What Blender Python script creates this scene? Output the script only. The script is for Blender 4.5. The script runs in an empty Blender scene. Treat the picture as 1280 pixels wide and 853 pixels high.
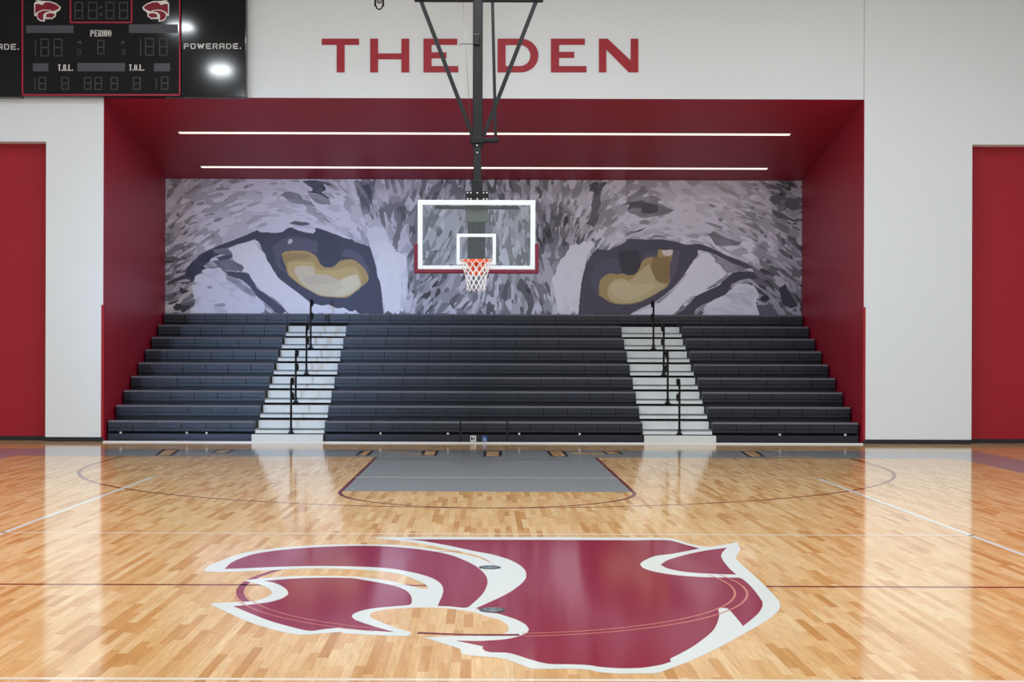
import bpy, bmesh, math, random
import numpy as np
from mathutils import Vector

random.seed(7)
np.random.seed(7)
S = bpy.context.scene
C = S.collection

# ------------------------------------------------------------------ camera
F = 1752.0                     # focal length in px of a 1280 wide frame
U0, V0 = 603.5, 443.0          # vanishing point of the court's length
ROLL = 0.0031
CAM_Z = 1.697
cam_data = bpy.data.cameras.new('camera')
cam = bpy.data.objects.new('camera', cam_data)
C.objects.link(cam)
cam.location = (0, 0, CAM_Z)
cam.rotation_euler = (math.pi / 2, -ROLL, 0)
cam_data.sensor_width = 36.0
cam_data.lens = F * 36.0 / 1280.0
cam_data.shift_x = (640 - U0) / 1280.0
cam_data.shift_y = (V0 - 426.5) / 1280.0
cam_data.clip_end = 200
S.camera = cam

# ------------------------------------------------------------------ light
S.view_settings.view_transform = 'Standard'
S.view_settings.look = 'None'
S.view_settings.gamma = 1.0
S.view_settings.use_curve_mapping = False
S.view_settings.exposure = 0.0

world = bpy.data.worlds.new('world')
S.world = world
world.use_nodes = True
wb = world.node_tree.nodes['Background']
wb.inputs['Color'].default_value = (0.80, 0.91, 1.0, 1)
wb.inputs['Strength'].default_value = 1.55


def area(name, loc, size, power, color=(1, 1, 1), rot=(0, 0, 0)):
    l = bpy.data.lights.new(name, 'AREA')
    l.shape = 'RECTANGLE'
    l.size, l.size_y = size
    l.energy = power
    l.color = color
    o = bpy.data.objects.new(name, l)
    o.location = loc
    o.rotation_euler = rot
    C.objects.link(o)
    return o


for yy, kk in ((5.9, 0.55), (10.8, 1.05), (15.7, 1.65), (20.6, 0.8)):
    for xx in (-7.05, 0.0, 7.05):
        area('high_bay_lamp', (xx, yy, 9.3), (0.5, 0.5), 188 * kk * (1.3 if xx == 0 else 0.92), (0.865, 0.945, 1.0))
# daylight from the doorway on the far left behind the camera
area('doorway_daylight', (-10.6, -0.5, 2.6), (0.9, 2.6), 32, (0.36, 0.58, 1.0), (math.radians(90), 0, math.radians(-13.2))).data.spread = math.radians(17)

# ------------------------------------------------------------------ helpers


def lin(c):
    r = []
    for v in c[:3]:
        v = v / 255.0
        r.append(v / 12.92 if v <= 0.04045 else ((v + 0.055) / 1.055) ** 2.4)
    return (r[0], r[1], r[2], 1.0)


def mat(name, col, rough=0.5, spec=0.5, metal=0.0, vary=0.04, scale=6.0, bump=0.0, emit=None, coat=0.0):
    m = bpy.data.materials.new(name)
    m.use_nodes = True
    nt = m.node_tree
    b = nt.nodes['Principled BSDF']
    b.inputs['Roughness'].default_value = rough
    b.inputs['Specular IOR Level'].default_value = spec
    b.inputs['Metallic'].default_value = metal
    b.inputs['Coat Weight'].default_value = coat
    b.inputs['Coat Roughness'].default_value = 0.1
    geo = nt.nodes.new('ShaderNodeNewGeometry')
    nz = nt.nodes.new('ShaderNodeTexNoise')
    nz.inputs['Scale'].default_value = scale
    nz.inputs['Detail'].default_value = 4
    nt.links.new(geo.outputs['Position'], nz.inputs['Vector'])
    mr = nt.nodes.new('ShaderNodeMapRange')
    mr.inputs['To Min'].default_value = 1 - vary
    mr.inputs['To Max'].default_value = 1 + vary
    nt.links.new(nz.outputs['Fac'], mr.inputs['Value'])
    mx = nt.nodes.new('ShaderNodeVectorMath')
    mx.operation = 'SCALE'
    l = lin(col)
    mx.inputs[0].default_value = l[:3]
    nt.links.new(mr.outputs['Result'], mx.inputs['Scale'])
    nt.links.new(mx.outputs['Vector'], b.inputs['Base Color'])
    if bump:
        bp = nt.nodes.new('ShaderNodeBump')
        bp.inputs['Strength'].default_value = bump
        bp.inputs['Distance'].default_value = 0.002
        n2 = nt.nodes.new('ShaderNodeTexNoise')
        n2.inputs['Scale'].default_value = 160
        nt.links.new(geo.outputs['Position'], n2.inputs['Vector'])
        nt.links.new(n2.outputs['Fac'], bp.inputs['Height'])
        nt.links.new(bp.outputs['Normal'], b.inputs['Normal'])
    if emit:
        b.inputs['Emission Color'].default_value = lin(emit[0])
        b.inputs['Emission Strength'].default_value = emit[1]
    return m


def wpos(o):
    v = Vector((0, 0, 0))
    while o is not None:
        v += o.location
        o = o.parent
    return v


class MB:
    """collects shapes and links them as one mesh object"""

    def __init__(self):
        self.v, self.f, self.s = [], [], []

    def add(self, vs, fs, smooth=False):
        n = len(self.v)
        self.v += [tuple(p) for p in vs]
        self.f += [tuple(i + n for i in f) for f in fs]
        self.s += [smooth] * len(fs)
        return self

    def box(self, x0, x1, y0, y1, z0, z1):
        vs = [(x, y, z) for z in (z0, z1) for y in (y0, y1) for x in (x0, x1)]
        fs = [(0, 2, 3, 1), (4, 5, 7, 6), (0, 1, 5, 4), (2, 6, 7, 3), (0, 4, 6, 2), (1, 3, 7, 5)]
        return self.add(vs, fs)

    def rbox(self, x0, x1, y0, y1, z0, z1, r=0.01, seg=2):
        bm = bmesh.new()
        bmesh.ops.create_cube(bm, size=1)
        for v in bm.verts:
            v.co = ((x0 + x1) / 2 + v.co.x * (x1 - x0), (y0 + y1) / 2 + v.co.y * (y1 - y0), (z0 + z1) / 2 + v.co.z * (z1 - z0))
        bmesh.ops.bevel(bm, geom=list(bm.edges), offset=r, segments=seg, affect='EDGES', profile=0.5)
        bm.verts.index_update()
        self.add([v.co[:] for v in bm.verts], [[v.index for v in f.verts] for f in bm.faces])
        bm.free()
        return self

    def prism(self, pts, axis, a, b, smooth=False):
        """closed outline pts (2D) swept along axis from a to b; axis x: pts=(y,z), axis y: pts=(x,z), axis z: pts=(x,y)"""
        n = len(pts)

        def mk(p, t):
            return {'x': (t, p[0], p[1]), 'y': (p[0], t, p[1]), 'z': (p[0], p[1], t)}[axis]
        vs = [mk(p, a) for p in pts] + [mk(p, b) for p in pts]
        fs = [tuple(range(n)), tuple(range(2 * n - 1, n - 1, -1))]
        for i in range(n):
            j = (i + 1) % n
            fs.append((i, i + n, j + n, j))
        return self.add(vs, fs, smooth)

    def tube(self, path, r, n=10, closed=False):
        P = [Vector(p) for p in path]
        m = len(P)
        rs = r if isinstance(r, (list, tuple)) else [r] * m
        rings = []
        up = None
        for i, p in enumerate(P):
            if closed:
                t = (P[(i + 1) % m] - P[i - 1]).normalized()
            else:
                t = (P[min(i + 1, m - 1)] - P[max(i - 1, 0)]).normalized()
            if up is None:
                up = Vector((0, 0, 1)) if abs(t.z) < 0.9 else Vector((1, 0, 0))
            a = t.cross(up).normalized()
            up = a.cross(t).normalized()
            rings.append([p + (a * math.cos(2 * math.pi * k / n) + up * math.sin(2 * math.pi * k / n)) * rs[i] for k in range(n)])
        vs = [q for ring in rings for q in ring]
        fs = []
        for i in range(m if closed else m - 1):
            i2 = (i + 1) % m
            for k in range(n):
                k2 = (k + 1) % n
                fs.append((i * n + k, i * n + k2, i2 * n + k2, i2 * n + k))
        if not closed:
            fs.append(tuple(range(n - 1, -1, -1)))
            fs.append(tuple((m - 1) * n + k for k in range(n)))
        return self.add(vs, fs, True)

    def cyl(self, p, q, r, n=16):
        return self.tube([p, q], r, n)

    def bar(self, p, q, w, d):
        """square section bar from p to q, w across x, d along y"""
        p, q = Vector(p), Vector(q)
        t = (q - p).normalized()
        ay = Vector((0, 1, 0))
        ax = ay.cross(t).normalized()
        ay = t.cross(ax).normalized()
        vs = []
        for c in (p, q):
            for sx, sy in ((-1, -1), (1, -1), (1, 1), (-1, 1)):
                vs.append(c + ax * sx * w / 2 + ay * sy * d / 2)
        return self.add(vs, [(0, 1, 2, 3), (7, 6, 5, 4), (0, 4, 5, 1), (1, 5, 6, 2), (2, 6, 7, 3), (3, 7, 4, 0)])

    def build(self, name, m, parent=None, kind=None, label=None):
        me = bpy.data.meshes.new(name)
        off = wpos(parent) if parent is not None else Vector((0, 0, 0))
        me.from_pydata([(Vector(p) - off)[:] for p in self.v], [], self.f)
        me.polygons.foreach_set('use_smooth', self.s)
        bm = bmesh.new()
        bm.from_mesh(me)
        bmesh.ops.recalc_face_normals(bm, faces=bm.faces)
        bm.to_mesh(me)
        bm.free()
        me.materials.append(m)
        me.update()
        o = bpy.data.objects.new(name, me)
        C.objects.link(o)
        if parent is not None:
            o.parent = parent
        if kind:
            o['kind'] = kind
        if label:
            o['label'] = label
        return o


def tag(o, label, cat, group=None):
    o['label'] = label
    o['category'] = cat
    if group:
        o['group'] = group
    return o


def thing(name, label, cat, loc, group=None):
    o = bpy.data.objects.new(name, None)
    o.empty_display_size = 0.2
    o.location = loc
    C.objects.link(o)
    return tag(o, label, cat, group)


def copy_tree(o, parent=None):
    c = o.copy()
    C.objects.link(c)
    c.parent = parent
    for ch in list(o.children):
        copy_tree(ch, c)
    return c


def un(u, v):
    du, dv = u - U0, v - V0
    return du + ROLL * dv, dv - ROLL * du


def at(u, v, Y):                 # point of the upright plane y = Y seen at photo pixel u, v
    du, dv = un(u, v)
    return (du * Y / F, Y, CAM_Z - dv * Y / F)


def ground(u, v):                # point of the floor seen at photo pixel u, v
    du, dv = un(u, v)
    Y = F * CAM_Z / dv
    return (du * Y / F, Y)


def smooth_poly(pts, sub=5, limit=48):
    """Catmull-Rom through a closed outline, corners sharper than limit stay"""
    n = len(pts)
    out = []

    def ang(i):
        a, b, c = pts[i - 1], pts[i], pts[(i + 1) % n]
        v1 = (b[0] - a[0], b[1] - a[1])
        v2 = (c[0] - b[0], c[1] - b[1])
        d = math.degrees(math.atan2(v1[0] * v2[1] - v1[1] * v2[0], v1[0] * v2[0] + v1[1] * v2[1]))
        return abs(d)
    sharp = [ang(i) > limit for i in range(n)]
    for i in range(n):
        p1, p2 = pts[i], pts[(i + 1) % n]
        p0 = p1 if sharp[i] else pts[i - 1]
        p3 = p2 if sharp[(i + 1) % n] else pts[(i + 2) % n]
        L = math.hypot(p2[0] - p1[0], p2[1] - p1[1])
        k = max(1, min(sub, int(L / 3)))
        for s in range(k):
            t = s / k
            q = []
            for d in (0, 1):
                m1 = (p2[d] - p0[d]) * 0.5
                m2 = (p3[d] - p1[d]) * 0.5
                lim = abs(L) * 1.2
                m1 = max(-lim, min(lim, m1))
                m2 = max(-lim, min(lim, m2))
                q.append((2 * t**3 - 3 * t**2 + 1) * p1[d] + (t**3 - 2 * t**2 + t) * m1 + (-2 * t**3 + 3 * t**2) * p2[d] + (t**3 - t**2) * m2)
            out.append(tuple(q))
    return out


# ------------------------------------------------------------------ materials
M = {}
M['wall_white'] = mat('painted white wall', (222, 229, 235), 0.55, 0.3, vary=0.012, scale=1.2, bump=0.15)
M['wall_red'] = mat('painted crimson wall', (156, 30, 42), 0.5, 0.25, vary=0.03, scale=1.5, bump=0.1)
M['alcove_red'] = mat('painted maroon wall', (164, 30, 54), 0.42, 0.35, vary=0.04, scale=2.0)
M['ceiling'] = mat('ceiling paint', (205, 205, 200), 0.8, 0.2)
M['black_base'] = mat('black rubber', (30, 31, 36), 0.5, 0.4)
M['seat'] = mat('charcoal seat plastic', (23, 25, 38), 0.4, 0.38, vary=0.08, scale=3)
M['edge'] = mat('grey seat edge highlight', (104, 106, 118), 0.4, 0.5)  # lighter than the seats, to put the lip highlight into the colour
M['deck'] = mat('dark deck', (30, 30, 36), 0.5, 0.4)
M['void'] = mat('black understructure', (14, 14, 17), 0.7, 0.2)
M['step'] = mat('painted white steps', (212, 217, 218), 0.5, 0.4, vary=0.03, scale=3)
M['nosing'] = mat('grey nosing', (70, 76, 84), 0.5, 0.4)
M['black_metal'] = mat('black powder coat', (14, 13, 15), 0.45, 0.25)
M['steel'] = mat('bright bolt steel', (215, 215, 215), 0.35, 0.5, metal=0.6)
M['white'] = mat('white enamel', (218, 226, 231), 0.4, 0.5, vary=0.01)
M['pad'] = mat('maroon rubber pad', (106, 20, 48), 0.5, 0.4)
M['orange'] = mat('orange rim paint', (240, 92, 46), 0.42, 0.5)
M['net'] = mat('white net cord', (240, 241, 243), 0.8, 0.2)
M['board_black'] = mat('gloss black score panel', (22, 23, 30), 0.09, 0.25, vary=0.05)
M['seg'] = mat('unlit digit segments', (72, 72, 79), 0.6, 0.2)
M['grey_bar'] = mat('grey name strip', (74, 75, 84), 0.5, 0.3)
M['board_red'] = mat('red score trim', (170, 40, 66), 0.5, 0.3)
M['logo_maroon'] = mat('printed maroon', (128, 20, 46), 0.5, 0.3)
M['print_white'] = mat('printed white', (228, 228, 230), 0.5, 0.3)
M['letter_red'] = mat('red sign letters', (158, 34, 48), 0.5, 0.35, vary=0.03)
M['blue'] = mat('blue sticker', (44, 92, 160), 0.5, 0.3)
M['plate'] = mat('brushed floor plate', (112, 122, 132), 0.35, 0.5, metal=0.5)
M['plate_dark'] = mat('dark engraved metal', (52, 58, 66), 0.5, 0.4)
M['rope'] = mat('steel cable', (120, 118, 118), 0.4, 0.5, metal=0.5)
M['lamp'] = mat('lit lamp diffuser', (255, 246, 236), 0.5, 0.2, emit=((255, 236, 214), 1.25))

FR = 0.10   # floor finish roughness


def wood_material():
    m = bpy.data.materials.new('maple strip floor')
    m.use_nodes = True
    nt = m.node_tree
    N, L = nt.nodes, nt.links
    b = N['Principled BSDF']

    def math_(op, a, bb=None):
        n = N.new('ShaderNodeMath')
        n.operation = op
        for i, x in enumerate((a, bb)):
            if x is None:
                continue
            if isinstance(x, (int, float)):
                n.inputs[i].default_value = x
            else:
                L.new(x, n.inputs[i])
        return n.outputs[0]
    geo = N.new('ShaderNodeNewGeometry')
    sep = N.new('ShaderNodeSeparateXYZ')
    L.new(geo.outputs['Position'], sep.inputs[0])
    xs = math_('DIVIDE', sep.outputs['X'], 0.0572)
    strip = math_('FLOOR', xs)
    wn = N.new('ShaderNodeTexWhiteNoise')
    wn.noise_dimensions = '1D'
    L.new(strip, wn.inputs['W'])
    ln = math_('ADD', math_('MULTIPLY', wn.outputs['Value'], 0.45), 0.42)
    yy = math_('ADD', math_('DIVIDE', sep.outputs['Y'], ln), math_('MULTIPLY', wn.outputs['Value'], 37.7))
    brd = math_('FLOOR', yy)
    comb = N.new('ShaderNodeCombineXYZ')
    L.new(strip, comb.inputs[0])
    L.new(brd, comb.inputs[1])
    w2 = N.new('ShaderNodeTexWhiteNoise')
    w2.noise_dimensions = '2D'
    L.new(comb.outputs[0], w2.inputs['Vector'])
    ramp = N.new('ShaderNodeValToRGB')
    cr = ramp.color_ramp
    cr.elements[0].position = 0.0
    cr.elements[0].color = lin((204, 147, 84))
    cr.elements[1].position = 1.0
    cr.elements[1].color = lin((241, 203, 151))
    for p, c in ((0.06, (214, 158, 96)), (0.25, (226, 176, 117)), (0.6, (234, 189, 132)), (0.85, (238, 195, 141))):
        e = cr.elements.new(p)
        e.color = lin(c)
    L.new(w2.outputs['Value'], ramp.inputs[0])
    # grain stretched along the boards
    mp = N.new('ShaderNodeMapping')
    mp.inputs['Scale'].default_value = (70, 4, 1)
    L.new(geo.outputs['Position'], mp.inputs['Vector'])
    ad = N.new('ShaderNodeVectorMath')
    ad.operation = 'ADD'
    L.new(mp.outputs[0], ad.inputs[0])
    L.new(w2.outputs['Color'], ad.inputs[1])
    gr = N.new('ShaderNodeTexNoise')
    gr.inputs['Scale'].default_value = 1.0
    gr.inputs['Detail'].default_value = 5
    L.new(ad.outputs[0], gr.inputs['Vector'])
    mr = N.new('ShaderNodeMapRange')
    mr.inputs['From Min'].default_value = 0.25
    mr.inputs['From Max'].default_value = 0.75
    mr.inputs['To Min'].default_value = 0.80
    mr.inputs['To Max'].default_value = 1.10
    L.new(gr.outputs['Fac'], mr.inputs['Value'])
    # seams
    fx = math_('FRACT', xs)
    edge = math_('MINIMUM', fx, math_('SUBTRACT', 1.0, fx))
    seam = math_('SUBTRACT', 1.0, math_('MULTIPLY', math_('LESS_THAN', edge, 0.02), 0.12))
    fy = math_('FRACT', yy)
    seam2 = math_('SUBTRACT', 1.0, math_('MULTIPLY', math_('LESS_THAN', fy, 0.008), 0.15))
    k = math_('MULTIPLY', math_('MULTIPLY', mr.outputs['Result'], seam), seam2)
    sc = N.new('ShaderNodeVectorMath')
    sc.operation = 'SCALE'
    L.new(ramp.outputs['Color'], sc.inputs[0])
    L.new(k, sc.inputs['Scale'])
    L.new(sc.outputs[0], b.inputs['Base Color'])
    b.inputs['Roughness'].default_value = FR
    b.inputs['Specular IOR Level'].default_value = 0.5
    return m


M['wood'] = wood_material()


def paint(name, col, vary=0.05):
    m = mat(name, col, FR, 0.5, vary=vary, scale=14)
    return m


M['p_maroon'] = paint('maroon floor paint', (144, 20, 52), 0.07)
M['p_line_red'] = paint('dark red line paint', (118, 32, 34))
M['p_white'] = paint('white floor paint', (226, 230, 226), 0.02)
M['p_cream'] = paint('pale line paint', (238, 224, 206), 0.03)
M['p_grey'] = paint('grey floor stain', (150, 153, 156), 0.05)
M['p_black'] = paint('black floor paint', (28, 27, 28))
M['p_edge'] = paint('pale pink line edge', (206, 130, 110), 0.05)

# ------------------------------------------------------------------ dimensions
WY = 26.85          # face of the end wall
XL, XR = -7.265, 7.285   # alcove opening
ZT = 6.60           # top of the opening
MY = 32.05          # mural wall
MZ = 5.69           # top of the mural
RX, LX = 12.6, -12.6     # side walls
CZ = 9.6            # ceiling
BK = -3.0           # floor reaches behind the camera

# ------------------------------------------------------------------ room
floor = MB().box(LX, RX, BK, MY + 0.3, -0.1, 0).build('floor', M['wood'], kind='structure')
wl = -8.377
wr = 9.365
RZ = 5.745
w = MB()
T = 0.30
# piers, header, and the strips above the recesses
w.box(wl, XL - 0.012, WY, WY + T, 0, ZT)
w.box(XR + 0.012, wr, WY, WY + T, 0, ZT)
w.box(LX, wl, WY, WY + T, RZ, ZT)
w.box(wr, RX, WY, WY + T, RZ, ZT)
w.box(LX, RX, WY, WY + T, ZT, CZ)
w.build('wall_back', M['wall_white'], kind='structure')
MB().box(LX, wl + 0.02, WY + T, WY + T + 0.1, 0, RZ + 0.02).build('wall_recess_left', M['wall_red'], kind='structure')
MB().box(wr - 0.02, RX, WY + T, WY + T + 0.1, 0, RZ + 0.02).build('wall_recess_right', M['wall_red'], kind='structure')
MB().box(XL - 0.012, XL, WY + 0.001, MY + 0.1, 0, ZT).build('wall_alcove_left', M['alcove_red'], kind='structure')
MB().box(XR, XR + 0.012, WY + 0.001, MY + 0.1, 0, ZT).build('wall_alcove_right', M['alcove_red'], kind='structure')
MB().box(XL - 0.1, XR + 0.1, MY, MY + 0.1, 0, MZ + 0.5).build('wall_alcove_back', M['alcove_red'], kind='structure')
MB().prism([(WY + 0.004, ZT), (MY, MZ), (MY, MZ + 0.3), (WY + 0.004, ZT + 0.2)], 'x', XL - 0.05, XR + 0.05).build('ceiling_alcove', M['alcove_red'], kind='structure')
MB().box(LX - 0.1, LX, BK, WY + T, 0, CZ).build('wall_left', M['wall_white'], kind='structure')
MB().box(RX, RX + 0.1, BK, WY + T, 0, CZ).build('wall_right', M['wall_white'], kind='structure')
MB().box(LX, RX, BK, WY + T, CZ, CZ + 0.1).build('ceiling', M['ceiling'], kind='structure')
bbh = 0.085
MB().box(wl - 0.0, XL - 0.0, WY - 0.012, WY, 0, bbh).box(LX, wl, WY + T - 0.012, WY + T, 0, bbh).build('baseboard_left', M['black_base'], kind='structure')
MB().box(XR, wr, WY - 0.012, WY, 0, bbh).box(wr, RX, WY + T - 0.012, WY + T, 0, bbh).build('baseboard_right', M['black_base'], kind='structure')
# corner guards on the opening and the control joint above it
MB().box(XL - 0.045, XL + 0.006, WY - 0.006, WY + 0.0, bbh, 2.62).box(XL, XL + 0.006, WY, WY + 0.06, bbh, 2.62).build('trim_1', M['wall_red'], kind='structure')
MB().box(XR - 0.006, XR + 0.045, WY - 0.006, WY, bbh, 2.62).box(XR - 0.006, XR, WY, WY + 0.06, bbh, 2.62).build('trim_2', M['wall_red'], kind='structure')
MB().box(XR - 0.006, XR + 0.008, WY - 0.003, WY, ZT, CZ).build('trim_3', mat('joint grey', (176, 178, 178), 0.6), kind='structure')

# ------------------------------------------------------------------ floor markings (parts of the floor)
layer = [0.0008]


def flat(pts, name, m, z, label=None):
    mb = MB()
    n = len(pts)
    mb.add([(p[0], p[1], z) for p in pts], [tuple(range(n))])
    o = mb.build(name, m, floor, label=label)
    if o.data.polygons[0].normal.z < 0:
        o.data.flip_normals()
    return o


def rect(x0, x1, y0, y1, name, m, z, label=None):
    return flat([(x0, y0), (x1, y0), (x1, y1), (x0, y1)], name, m, z, label)


def arc(cx, cy, r0, r1, a0, a1, name, m, z, n=96, label=None):
    mb = MB()
    vs = []
    for i in range(n + 1):
        a = math.radians(a0 + (a1 - a0) * i / n)
        vs.append((cx + r0 * math.cos(a), cy + r0 * math.sin(a), z))
        vs.append((cx + r1 * math.cos(a), cy + r1 * math.sin(a), z))
    mb.add(vs, [(2 * i, 2 * i + 1, 2 * i + 3, 2 * i + 2) for i in range(n)])
    o = mb.build(name, m, floor, label=label)
    if o.data.polygons[0].normal.z < 0:
        o.data.flip_normals()
    return o


CX = 0.06
BL = 23.06          # baseline
CL = 10.27          # centre line
HW = 7.75           # half width to the border
Z1, Z2, Z3, Z4, Z5, Z6 = 0.0002, 0.0004, 0.0006, 0.0008, 0.0010, 0.0012
# grey stained border and lane
rect(CX - HW - 0.95, CX + HW + 0.95, BL, 24.8, 'border_stain', M['p_grey'], Z1, 'grey stained band behind the baseline')
rect(CX - HW - 0.95, CX - HW, BK + 0.1, BL, 'border_stain', M['p_grey'], Z1)
rect(CX + HW, CX + HW + 0.95, BK + 0.1, BL, 'border_stain', M['p_grey'], Z1)
FTY = BL - 5.79
LW = 1.83
rect(CX - LW + 0.05, CX + LW - 0.05, FTY + 0.03, BL, 'lane_stain', M['p_grey'], Z1, 'grey stained lane under the basket')
lane = MB()
for s in (-1, 1):
    xo, xi = CX + s * LW, CX + s * (LW - 0.05)
    xa, xb = min(xo, xi), max(xo, xi)
    lane.add([(xa, FTY - 0.02, Z2), (xb, FTY - 0.02, Z2), (xb, BL, Z2), (xa, BL, Z2)], [(0, 1, 2, 3)])
o = lane.build('lane_line', M['p_line_red'], floor)
arc(CX, FTY, LW - 0.05, LW, 180, 360, 'free_throw_arc', M['p_line_red'], Z2)
for s in (-1, 1):
    xa = CX + s * (LW + 0.05)
    xb = CX + s * (LW + 0.25)
    rect(min(xa, xb), max(xa, xb), BL - 2.0, BL - 1.93, 'lane_mark', M['p_line_red'], Z2)
# three point line
r3 = 6.02
by = BL - 1.6
arc(CX, by, r3 - 0.05, r3, 180, 360, 'three_point_line', M['p_line_red'], Z2, n=140)
for s in (-1, 1):
    xa, xb = CX + s * r3, CX + s * (r3 - 0.05)
    rect(min(xa, xb), max(xa, xb), by, BL, 'three_point_line', M['p_line_red'], Z2)
# volleyball lines
VX = 4.59
VC = 0.05
for s in (-1, 1):
    xa, xb = VC + s * VX, VC + s * (VX - 0.055)
    rect(min(xa, xb), max(xa, xb), CL - 9.05, CL + 9.05, 'volleyball_line', M['p_white'], Z3)
for yy in (CL + 9.0, CL + 2.95, CL - 2.97):
    rect(VC - VX, VC + VX, yy - 0.025, yy + 0.025, 'volleyball_line', M['p_cream'], Z3)
# centre line and centre circle
rect(CX - HW, CX + HW, CL - 0.025, CL + 0.025, 'centre_line', M['p_line_red'], Z2)
arc(CX, CL, 1.78, 1.835, 0, 360, 'centre_circle', M['p_maroon'], Z2, n=160)
# white line at the foot of the stands
MB().box(XL + 0.05, XR - 0.05, 26.64, 26.70, 0, 0.024).build('trim_4', M['white'], kind='structure')

# big cat head emblem at centre court, traced in patches
CR = {'A': (250, 665), 'B': (430, 665), 'C': (610, 665), 'D': (790, 665), 'E': (250, 755), 'F': (430, 755), 'G': (610, 755), 'H': (790, 755)}


def tr(txt):
    out = []
    for seg in txt.split(';'):
        seg = seg.split()
        ox, oy = CR[seg[0]]
        for p in seg[1:]:
            a, b2 = p.split(',')
            out.append((ox + float(a) / 6.737, oy + float(b2) / 6.737))
    return out


def paint_poly(txt, name, m, z, label=None):
    return flat([ground(u, v) for u, v in smooth_poly(tr(txt))], name, m, z, label)


paint_poly('A 25,335 75,288 180,243 300,198 430,168 580,147 750,129 1000,113 1280,106;B 150,106 100,48 640,46;C 0,46 700,47 1280,50;D 0,50 320,56 480,100 640,128 760,112 885,88 915,145 870,225 1000,345 1120,455 1240,590;'
           'H 1247,20 1225,70 1100,165 950,250 760,355 500,480 300,555 200,586 0,590;G 1100,590 950,580 850,560 720,550 380,548 250,505 130,465 0,450;F 1150,445 1050,435 990,422 978,382 800,325 660,285 540,275 300,268 0,250;'
           'E 1200,240 1050,250 900,262 770,255 600,215 400,150 200,60 80,2;A 200,598 400,590 480,580 570,550 610,520 592,490 540,460 480,440 365,413 420,405 560,390 800,375 1100,372;B 0,376 100,379 250,395 400,420 550,455 640,477 712,480 690,448 600,405 480,360 350,340 200,325 0,315;A 1000,310 800,315 500,330 200,340',
           'emblem_outline', M['p_white'], Z4, 'white outline of the cat head emblem')
paint_poly('A 205,315 260,265 330,230 450,190 600,165 750,148 1000,130 1280,120;B 300,122 500,135 700,158 870,190 1000,235 1100,285 1170,340 1205,390 1210,430 1190,490 1150,545 1085,604;F 1030,35 900,25 790,20;B 800,600 830,530 835,480 815,440 770,405 680,370 560,340 420,315 250,300 0,292;A 1000,290 700,295 400,308',
           'emblem_fill', M['p_maroon'], Z5, 'maroon cheek swoosh of the emblem')
paint_poly('B 480,65 640,65;C 0,68 700,70 1280,73;D 0,73 310,73 450,110 570,142 350,185 200,205 100,245 68,270 90,305 200,340 400,370 650,385 850,388 915,392 980,440 1050,520 1100,595;H 1100,20 1070,75 1000,140 935,190 870,110 800,40 725,42 735,100 715,170 680,230 600,300 500,370 400,425 320,465 328,490 250,515 100,540 0,545;'
           'G 1100,545 950,535 850,520 700,512 510,508 350,470 180,418 0,412;F 1250,412 1190,400 1165,380 1170,362 940,312 1100,315;G 0,312 150,300 260,275 330,245 345,220 320,180 250,140 150,105 70,82 0,75;F 1110,40;C 0,600 100,555 200,500 280,440 320,390 322,350 290,300 200,245 100,210 0,185;B 1100,165 900,122 700,85 600,72',
           'emblem_fill', M['p_maroon'], Z5, 'maroon head of the emblem')
paint_poly('D 240,280 300,240 450,195 620,160 800,135 760,175 750,200 765,240 820,310 880,362 650,355 450,340 300,310',
           'emblem_fill', M['p_maroon'], Z5, 'maroon ear of the emblem')
paint_poly('A 540,415 800,395 1050,388 1280,392;B 150,405 350,440 480,475 545,515 570,560 570,604;F 550,12 400,25 250,40 130,65 70,95 65,110 90,135 200,175 330,215 430,240 300,232 0,212;E 1180,205 1050,215 930,230 800,205 600,150 430,85 280,22 400,12;A 510,604 600,590 700,560 745,525 735,495 690,460 620,430',
           'emblem_fill', M['p_maroon'], Z5, 'maroon jaw of the emblem')
# bare wood showing through
paint_poly('B 180,47 450,73 700,112 870,148 1000,172 1130,205 1200,235 1275,283 1180,238 1080,205 950,180 800,155 650,133 500,118 300,108 150,106 90,49', 'bare_wood', M['wood'], Z5)
paint_poly('F 215,105 230,80 300,58 400,45 600,35 800,37 950,50 1100,75;G 0,112 60,125 130,155 170,190 175,225 150,250 100,262 0,265;F 1150,270 900,275 660,285 540,276 570,240 470,215 350,170 250,130', 'bare_wood', M['wood'], Z6)
# circle again: dark line across the bare oval, pale edges over the maroon
arc(CX, CL, 1.78, 1.835, 255.5, 275.3, 'centre_circle', M['p_line_red'], Z6 + 0.0002)
for r in (1.765, 1.85):
    arc(CX, CL, r - 0.008, r + 0.008, 276, 377, 'circle_edge', M['p_edge'], Z6)
    arc(CX, CL, r - 0.006, r + 0.006, 195, 247, 'circle_edge', M['p_edge'], Z6)
rect(*[ground(372, 732)[0], ground(520, 733)[0]], CL - 0.006, CL + 0.006, 'centre_line_edge', mat('faint line edge', (160, 62, 74), FR), Z6)
rect(*[ground(655, 732)[0], ground(905, 733)[0]], CL - 0.006, CL + 0.006, 'centre_line_edge', bpy.data.materials['faint line edge'], Z6)

for a0, a1 in ((54, 83), (98, 122)):
    arc(CX, CL, 1.795, 1.808, a0, a1, 'circle_edge', bpy.data.materials['faint line edge'], Z6)

# letters of the baseline band: wood fill with black edges (seen upside down from the court)


def gpoly(pts, name, m, z):
    return flat([ground(u, v) for u, v in pts], name, m, z)


def band_block(u0, u1, lean, v0=564.0, v1=570.6, e=4.0):
    gpoly([(u0 - lean - e, v1 + .4), (u0 - e, v0 - .4), (u1 + e, v0 - .4), (u1 - lean + e, v1 + .4)], 'baseline_letter_outline', M['p_black'], Z2)
    gpoly([(u0 - lean, v1), (u0, v0), (u1, v0), (u1 - lean, v1)], 'baseline_letter', M['wood'], Z3)


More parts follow.
